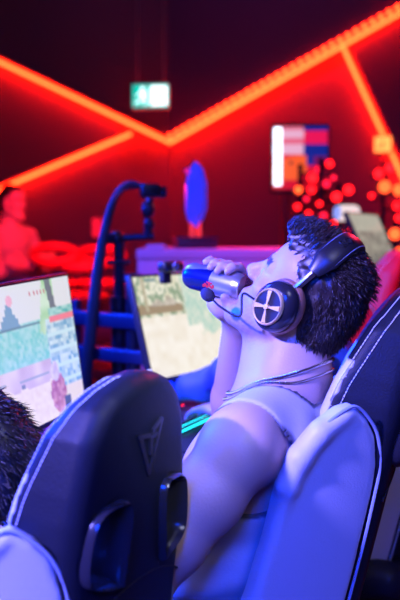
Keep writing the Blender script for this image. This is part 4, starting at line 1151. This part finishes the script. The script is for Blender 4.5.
m = MB(); P = px(156, 247, Y0 + .12); m.rbox((-.045, -.03, 0), (.045, .03, .022), .008)
o = m.build('highlight_box', M_['plinth']); o.location = (P.x, Y0 + .12, PT); props(o, 'small white box on the plinth\'s left corner', 'box')  # box added where a white reflection lies on the plinth top
# ================================================================== red background
def lamp_cluster(label, pts, Y, r, col, stand_x):
    pass
M_red_fab = mat('red_upholstery', (.6, .03, .03), .6)
# bar stools with oval open backs
def stool(label, x, y, Y, w, h, solid=False):
    P = px(x, y, Y); t = thing('bar_stool', label, 'bar stool', (P.x, P.y, 0), 0, None)
    s = Y / FPX; m = MB()
    ring_ = [V((w * s * math.cos(a), -.05 * math.sin(a) ** 2 + .05, P.z + h * s * math.sin(a))) for a in np.linspace(0, 2 * math.pi, 33)[:-1]]
    if solid: m.ball((0, .03, P.z), (w * s, .035, h * s), 24)
    else: m.tube(ring_, (.035, .035), 10, closed=True)
    m.build('backrest', M_red_fab, t)
    sz = P.z - h * s - .12
    m = MB(); m.lathe([(.15, sz - .06), (.20, sz - .05), (.21, sz - .02), (.19, sz), (.05, sz + .008)], 24, Matrix.Translation((0, -.1, 0))); m.build('seat', M_red_fab, t)
    m = MB()
    for sg in (-1, 1): m.tube([(sg * .10, -.02, sz - .03), (sg * .12, .06, sz + .05), (sg * .11, .05, P.z - h * s * .8)], .012, 8)
    m.build('back_support', M_['matte'], t)
    m = MB(); m.lathe([(.20, .0), (.20, .015), (.03, .03), (.025, .05), (.025, sz - .05)], 20, Matrix.Translation((0, -.1, 0))); m.build('pedestal', M_['matte'], t)
stool('red bar stool with oval open back, nearest the standing person', 53, 255, 6.0, 21, 8)
stool('red bar stool with open oval back, behind the thick cable loom', 100, 256, 6.2, 22, 7)
stool('low red bar stool with solid oval back, in front of the open-backed stools', 79, 268, 5.6, 17, 6, True)
stool('red bar stool with solid back, lower right of the cable loom, seen between the rails', 104, 333, 5.2, 22, 11, True)
P = px(97, 228, 6.8)
t = thing('red_lantern', 'small red lantern on a pole behind the cable loom', 'lantern', (P.x, P.y, 0))
m = MB(); m.tube([(0, 0, 0), (0, 0, P.z - .07)], .015, 8); m.lathe([(.1, 0), (.1, .02), (.015, .03)], 16); m.build('pole', M_['matte'], t)
m = MB(); m.rbox((-.04, -.04, P.z - .08), (.04, .04, P.z + .08), .02); m.build('lamp_shade', mat('red_shade', (.5, .02, .05), .5, emit=(1, .02, .08), es=.3), t)

# printed light box with a white tube
Yb = 5.4; s = Yb / FPX
P = px(300, 158, Yb)
t = thing('display_light_box', 'printed display box with a bright white vertical tube on its left edge', 'display', (P.x, P.y, 0), R(-4))
m = MB(); m.rbox((-29 * s, .0, P.z - 34 * s), (29 * s, .12, P.z + 34 * s), .01); m.build('cabinet', M_['matte'], t)
def pic_box(u, v):
    c = lin(225, 12, 40)
    if v > .88: c = lin(215, 90, 120)
    if v > .55 and u < .60: c = lin(235, 175, 205) if (v < .72 or .82 < v < .95) else lin(232, 100, 130)
    if v > .38 and u > .56: c = lin(20, 35, 140) if (v < .72 or v > .93) else lin(235, 20, 80)
    if u > .75 and .38 < v < .52: c = lin(120, 20, 90)
    if v < .60 - .55 * (u - .62) ** 2 - .10 * u and u < .62 and v > .0 + 1.1 * (u - .35): c = lin(255, 95, 20)
    if v < .45 and u > .3 and vn(u * 9, v * 9, 33) > .62: c = lin(90, 8, 30)
    if v < .16: c = lin(215, 10, 25)
    return c
M_prt = attr_mat('backlit_print', 'tint', .5, True, 1.0)
o = screen_mesh('print', 54 * s, 62 * s, 0, pic_box, t, M_prt, 54, 62)
o.rotation_euler = (0, 0, math.pi); o.location = (0, -.004, P.z)
m = MB(); m.tube([(-22 * s, -.03, P.z - 27 * s), (-22 * s, -.03, P.z + 29 * s)], 3.8 * s, 14); m.build('light_tube', emis('white_tube', (1.6, 1.9, 2.3), 1.4), t)
m = MB(); m.tube([(-14 * s, .06, 0), (-14 * s, .06, P.z - 34 * s)], .03, 10); m.tube([(20 * s, .06, 0), (20 * s, .06, P.z - 34 * s)], .03, 10); m.build('post', M_red_fab, t)
m = MB(); m.rbox((-.2, -.15, 0), (.2, .25, .02), .006); m.build('foot_plate', M_['matte'], t)

# stage lamps on stands: small red and amber heads
M_can_ = M_['matte']
REDS = {'red': emis('lamp_red', (5.0, .03, .05), 1.0), 'amber': emis('lamp_amber', (4.0, .30, .07), 1.0), 'pale': emis('lamp_pale', (2.2, .55, .30), 1.0), 'pink': emis('lamp_pink', (2.5, .02, .10), 1.0)}
LAMPS = {}
def lamp_stand(label, x, Y, heads):
    """one stand with several lamp heads at photograph points (x, y, radius px, colour)"""
    top = max(px(hx, hy, Y).z for hx, hy, _, _ in heads); X = px(x, 200, Y).x
    t = thing('lamp_stand', label, 'lamp stand', (X, Y, 0))
    m = MB(); m.tube([(0, .05, .0), (0, .05, top + .04)], .016, 8); m.build('pole', M_can_, t)
    m = MB()
    for a in (.5, 2.6, 4.7): m.tube([(0, .05, .28), (.28 * math.cos(a), .05 + .28 * math.sin(a), .012)], .011, 6)
    m.build('tripod', M_can_, t)
    s = Y / FPX
    for hx, hy, r, cname in heads:
        q = px(hx, hy, Y); p = V((q.x - X, 0, q.z)); rr = r * s
        m = MB(); MM = Matrix.Translation(p) @ Matrix.Rotation(R(90), 4, 'X')
        m.lathe([(rr * .7, -.10), (rr * .95, -.07), (rr * 1.1, .0), (rr * 1.12, .02), (rr, .02)], 18, MM); h = m.build('lamp_head', M_can_, t)
        m = MB(); m.lathe([(rr * .98, .015), (rr * .9, .026), (rr * .1, .032)], 18, MM); m.build('lens', REDS[cname], h)
        if abs(p.x) > .02:
            m = MB(); m.tube([(0, .05, p.z - .02), (p.x, .06, p.z - .02)], .008, 6); m.build('bracket', M_can_, t)
lamp_stand('lamp stand with red lamps just right of the printed display box', 322, 4.9, [(329, 164, 4, 'red'), (336, 197, 5, 'red'), (326, 184, 4, 'pink'), (319, 204, 3, 'red'), (323, 216, 4, 'pink'), (333, 178, 3, 'pink')])
lamp_stand('low lamp stand with mixed red lamps under the display box', 301, 5.1, [(297, 207, 3.5, 'red'), (298, 190, 4, 'amber'), (311, 190, 4, 'red'), (306, 199, 3, 'pink'), (312, 178, 5, 'red'), (318, 170, 4, 'pink'), (308, 214, 3.5, 'red')])
lamp_stand('lamp stand with amber lamps below the square sign', 385, 5.2, [(384, 187, 6.5, 'amber'), (398, 190, 6, 'amber'), (389, 168, 5, 'red'), (378, 174, 5, 'red'), (396, 206, 4, 'red'), (371, 196, 3, 'red')])
lamp_stand('low lamp stand with amber lamps right of the grey screen', 398, 4.6, [(394, 234, 6, 'amber'), (399, 252, 5, 'amber'), (398, 218, 4, 'red')])
lamp_stand('lamp stand with red lamps left of the white rounded lamp', 340, 5.0, [(348, 190, 5, 'red'), (333, 224, 3.5, 'red'), (341, 236, 5, 'red'), (350, 228, 3, 'red'), (346, 243, 5, 'red')])
# rounded white lamp
P = px(347, 213, 4.6); s = 4.6 / FPX
t = thing('rounded_lamp', 'white rounded lamp with a bluish left end, upper left of the grey screen', 'lamp', (P.x, P.y, 0))
m = MB(); m.tube([(0, .02, 0), (0, .02, P.z - 6 * s)], .014, 8); m.lathe([(.13, 0), (.13, .012), (.014, .03)], 18); m.build('pole', M_['matte'], t)
m = MB(); m.rbox((-13 * s, -.04, P.z - 8 * s), (13 * s, .05, P.z + 8 * s), .035); m.build('lamp_shade', emis('white_glow', (1.0, .80, .82), .95), t)
m = MB(); m.rbox((-13.4 * s, -.046, P.z - 6.5 * s), (-6 * s, .03, P.z + 7 * s), .025); m.build('blue_end', emis('blue_glow', (.28, .36, 1.0), 1.1), t)
m = MB(); m.ball((2 * s, -.045, P.z - 4 * s), 2.6 * s, 10); m.ball((6 * s, -.045, P.z - 1 * s), 1.8 * s, 10); m.build('red_dots', REDS['red'], t)

# further table with a tilted grey screen
Yg = 4.0; P = px(376, 243, Yg)
t = thing('side_table', 'dark side table under the tilted grey screen', 'table', (P.x + .1, Yg, 0), FR.rz)
m = MB(); m.rbox((-.45, -.3, .86), (.45, .3, .89), .006); m.build('table_top', M_['desk'], t)
for x in (-.4, .4):
    for y in (-.25, .25): m = MB(); m.tube([(x, y, 0), (x, y, .86)], .02, 8); m.build('leg', M_['matte'], t)
monitor('tilted grey game screen among the red lamps', (P.x, Yg), (.9, -.44), P.z, 25, pic_grey, .89)
# chairs behind on the right; red light is put into the first one's cover
chair_red_lit = make_chair('gaming chair coloured red for the red light on it, in front of the side table, behind the bare-armed man', (px(384, 280, 3.15).x - .30, 3.30), (-.97, .24), 14, G_, cover=M_['red_lit_leather'])
chair_far = make_chair('gaming chair of the blue-jersey player, mostly behind the winged chair', (.36, 2.28), (-.93, .36), 13, G_)
for stem_, g_ in (('bar_stool', 'red bar stools by the far wall'), ('lamp_stand', 'red and amber lamp stands at the back'), ('monitor', 'game screens'), ('gaming_headset', 'headsets worn by the players'), ('led_strip_light', 'red LED strips on the back walls')):
    for o in bpy.data.objects:
        if o.parent is None and o.name.split('.')[0] == stem_: o['group'] = g_
# ================================================================== light and camera
def area(name, loc, aim, size, col, power, shape='DISK', spread=None):
    l = bpy.data.lights.new(name, 'AREA'); l.shape = shape; l.size = size; l.color = col; l.energy = power
    if spread: l.spread = R(spread)
    o = bpy.data.objects.new(name, l); COL.objects.link(o); o.location = loc
    o.rotation_euler = (V(aim) - V(loc)).to_track_quat('-Z', 'Y').to_euler(); return o
def spot(name, loc, aim, col, power, angle, blend=.3, radius=.05):
    l = bpy.data.lights.new(name, 'SPOT'); l.color = col; l.energy = power; l.spot_size = R(angle); l.spot_blend = blend; l.shadow_soft_size = radius
    o = bpy.data.objects.new(name, l); COL.objects.link(o); o.location = loc
    o.rotation_euler = (V(aim) - V(loc)).to_track_quat('-Z', 'Y').to_euler(); return o
spot('violet_stage_spot', (-2.2, -.6, 2.8), (.15, 1.5, 1.0), (.23, .19, 1.0), 2300, 34, .3, .08)
area('blue_wash_left', (-2.4, 2.5, 2.1), (.0, 1.4, .9), .7, (.0, .04, 1.0), 190, spread=80)
area('blue_wash_front', (-.5, -1.3, 2.5), (.1, 1.4, .8), .9, (.0, .04, 1.0), 27, spread=70)
area('blue_wash_back', (-1.4, 3.4, 2.9), (.0, 1.6, .8), .6, (.02, .05, 1.0), 38, spread=90)
area('soft_overhead', (.9, -.2, 2.9), (.2, 1.3, 1.0), .8, (.55, .55, 1.0), 4, spread=90)
spot('pale_chair_spot', (.9, -.7, 2.7), (-.03, 1.15, 1.14), (.6, .64, .9), 1000, 7, 1.0, .1)  # unseen spot added for the pale sheen on the left chair's top
spot('red_side_spot', (2.8, 2.0, 2.7), (.8, 3.3, 1.0), (1.0, .02, .07), 300, 30, .5, .1)  # added red light for the background chair's near side; no fixture
area('purple_wall_wash', (.4, 5.6, 4.9), (.3, 9.0, 3.6), .8, (.55, .14, .75), 7, spread=120)  # wash added high up to tint the upper walls purple; no fixture
spot('red_plinth_spot', (1.6, 6.6, 3.2), (.2, 4.25, 1.2), (1.0, .0, .10), 900, 14, .5, .1)  # unseen red spot added to turn the plinth top pink
spot('violet_desk_spot', (-.5, 2.0, 3.2), (.03, 2.3, .8), (.32, .26, 1.0), 380, 15, .5, .08)  # added above the blue player to brighten hand and sleeve; no fixture
spot('violet_plinth_spot', (-1.2, 2.2, 2.9), (.1, 4.0, 1.0), (.13, .06, 1.0), 330, 34, .5, .1)
spot('red_back_spot', (2.4, 5.6, 3.2), (.75, 3.3, 1.0), (1.0, .02, .06), 260, 60, .4, .1)  # unseen red light added from back right for the chairs behind
spot('red_person_spot', (-.6, 4.6, 3.0), (-1.45, 6.2, 1.0), (1.0, .01, .04), 520, 48, .5, .1)
spot('red_stool_spot', (-.2, 4.3, 3.2), (-.8, 6.0, 1.0), (1.0, .02, .03), 420, 36, .5, .1)
w = bpy.data.worlds.new('dark_hall'); SC.world = w; w.use_nodes = True
bg = w.node_tree.nodes['Background']; bg.inputs[0].default_value = (.35, .12, .5, 1); bg.inputs[1].default_value = .08

cam = bpy.data.cameras.new('camera'); co = bpy.data.objects.new('camera', cam); COL.objects.link(co)
cam.sensor_fit = 'VERTICAL'; cam.sensor_height = 36; cam.sensor_width = 24; cam.lens = LENS
co.location = (0, 0, CAM_H); co.rotation_euler = (math.pi / 2 - PITCH, 0, 0)
cam.clip_start = .02; cam.clip_end = 60
cam.dof.use_dof = True; cam.dof.focus_distance = 1.47; cam.dof.aperture_fstop = 3.0
SC.camera = co
SC.view_settings.view_transform = 'Standard'; SC.view_settings.look = 'None'; SC.view_settings.gamma = 1.0
SC.view_settings.exposure = 0.0; SC.view_settings.use_curve_mapping = False
SC.cycles.use_denoising = True; SC.cycles.max_bounces = 6; SC.cycles.sample_clamp_indirect = 4.0
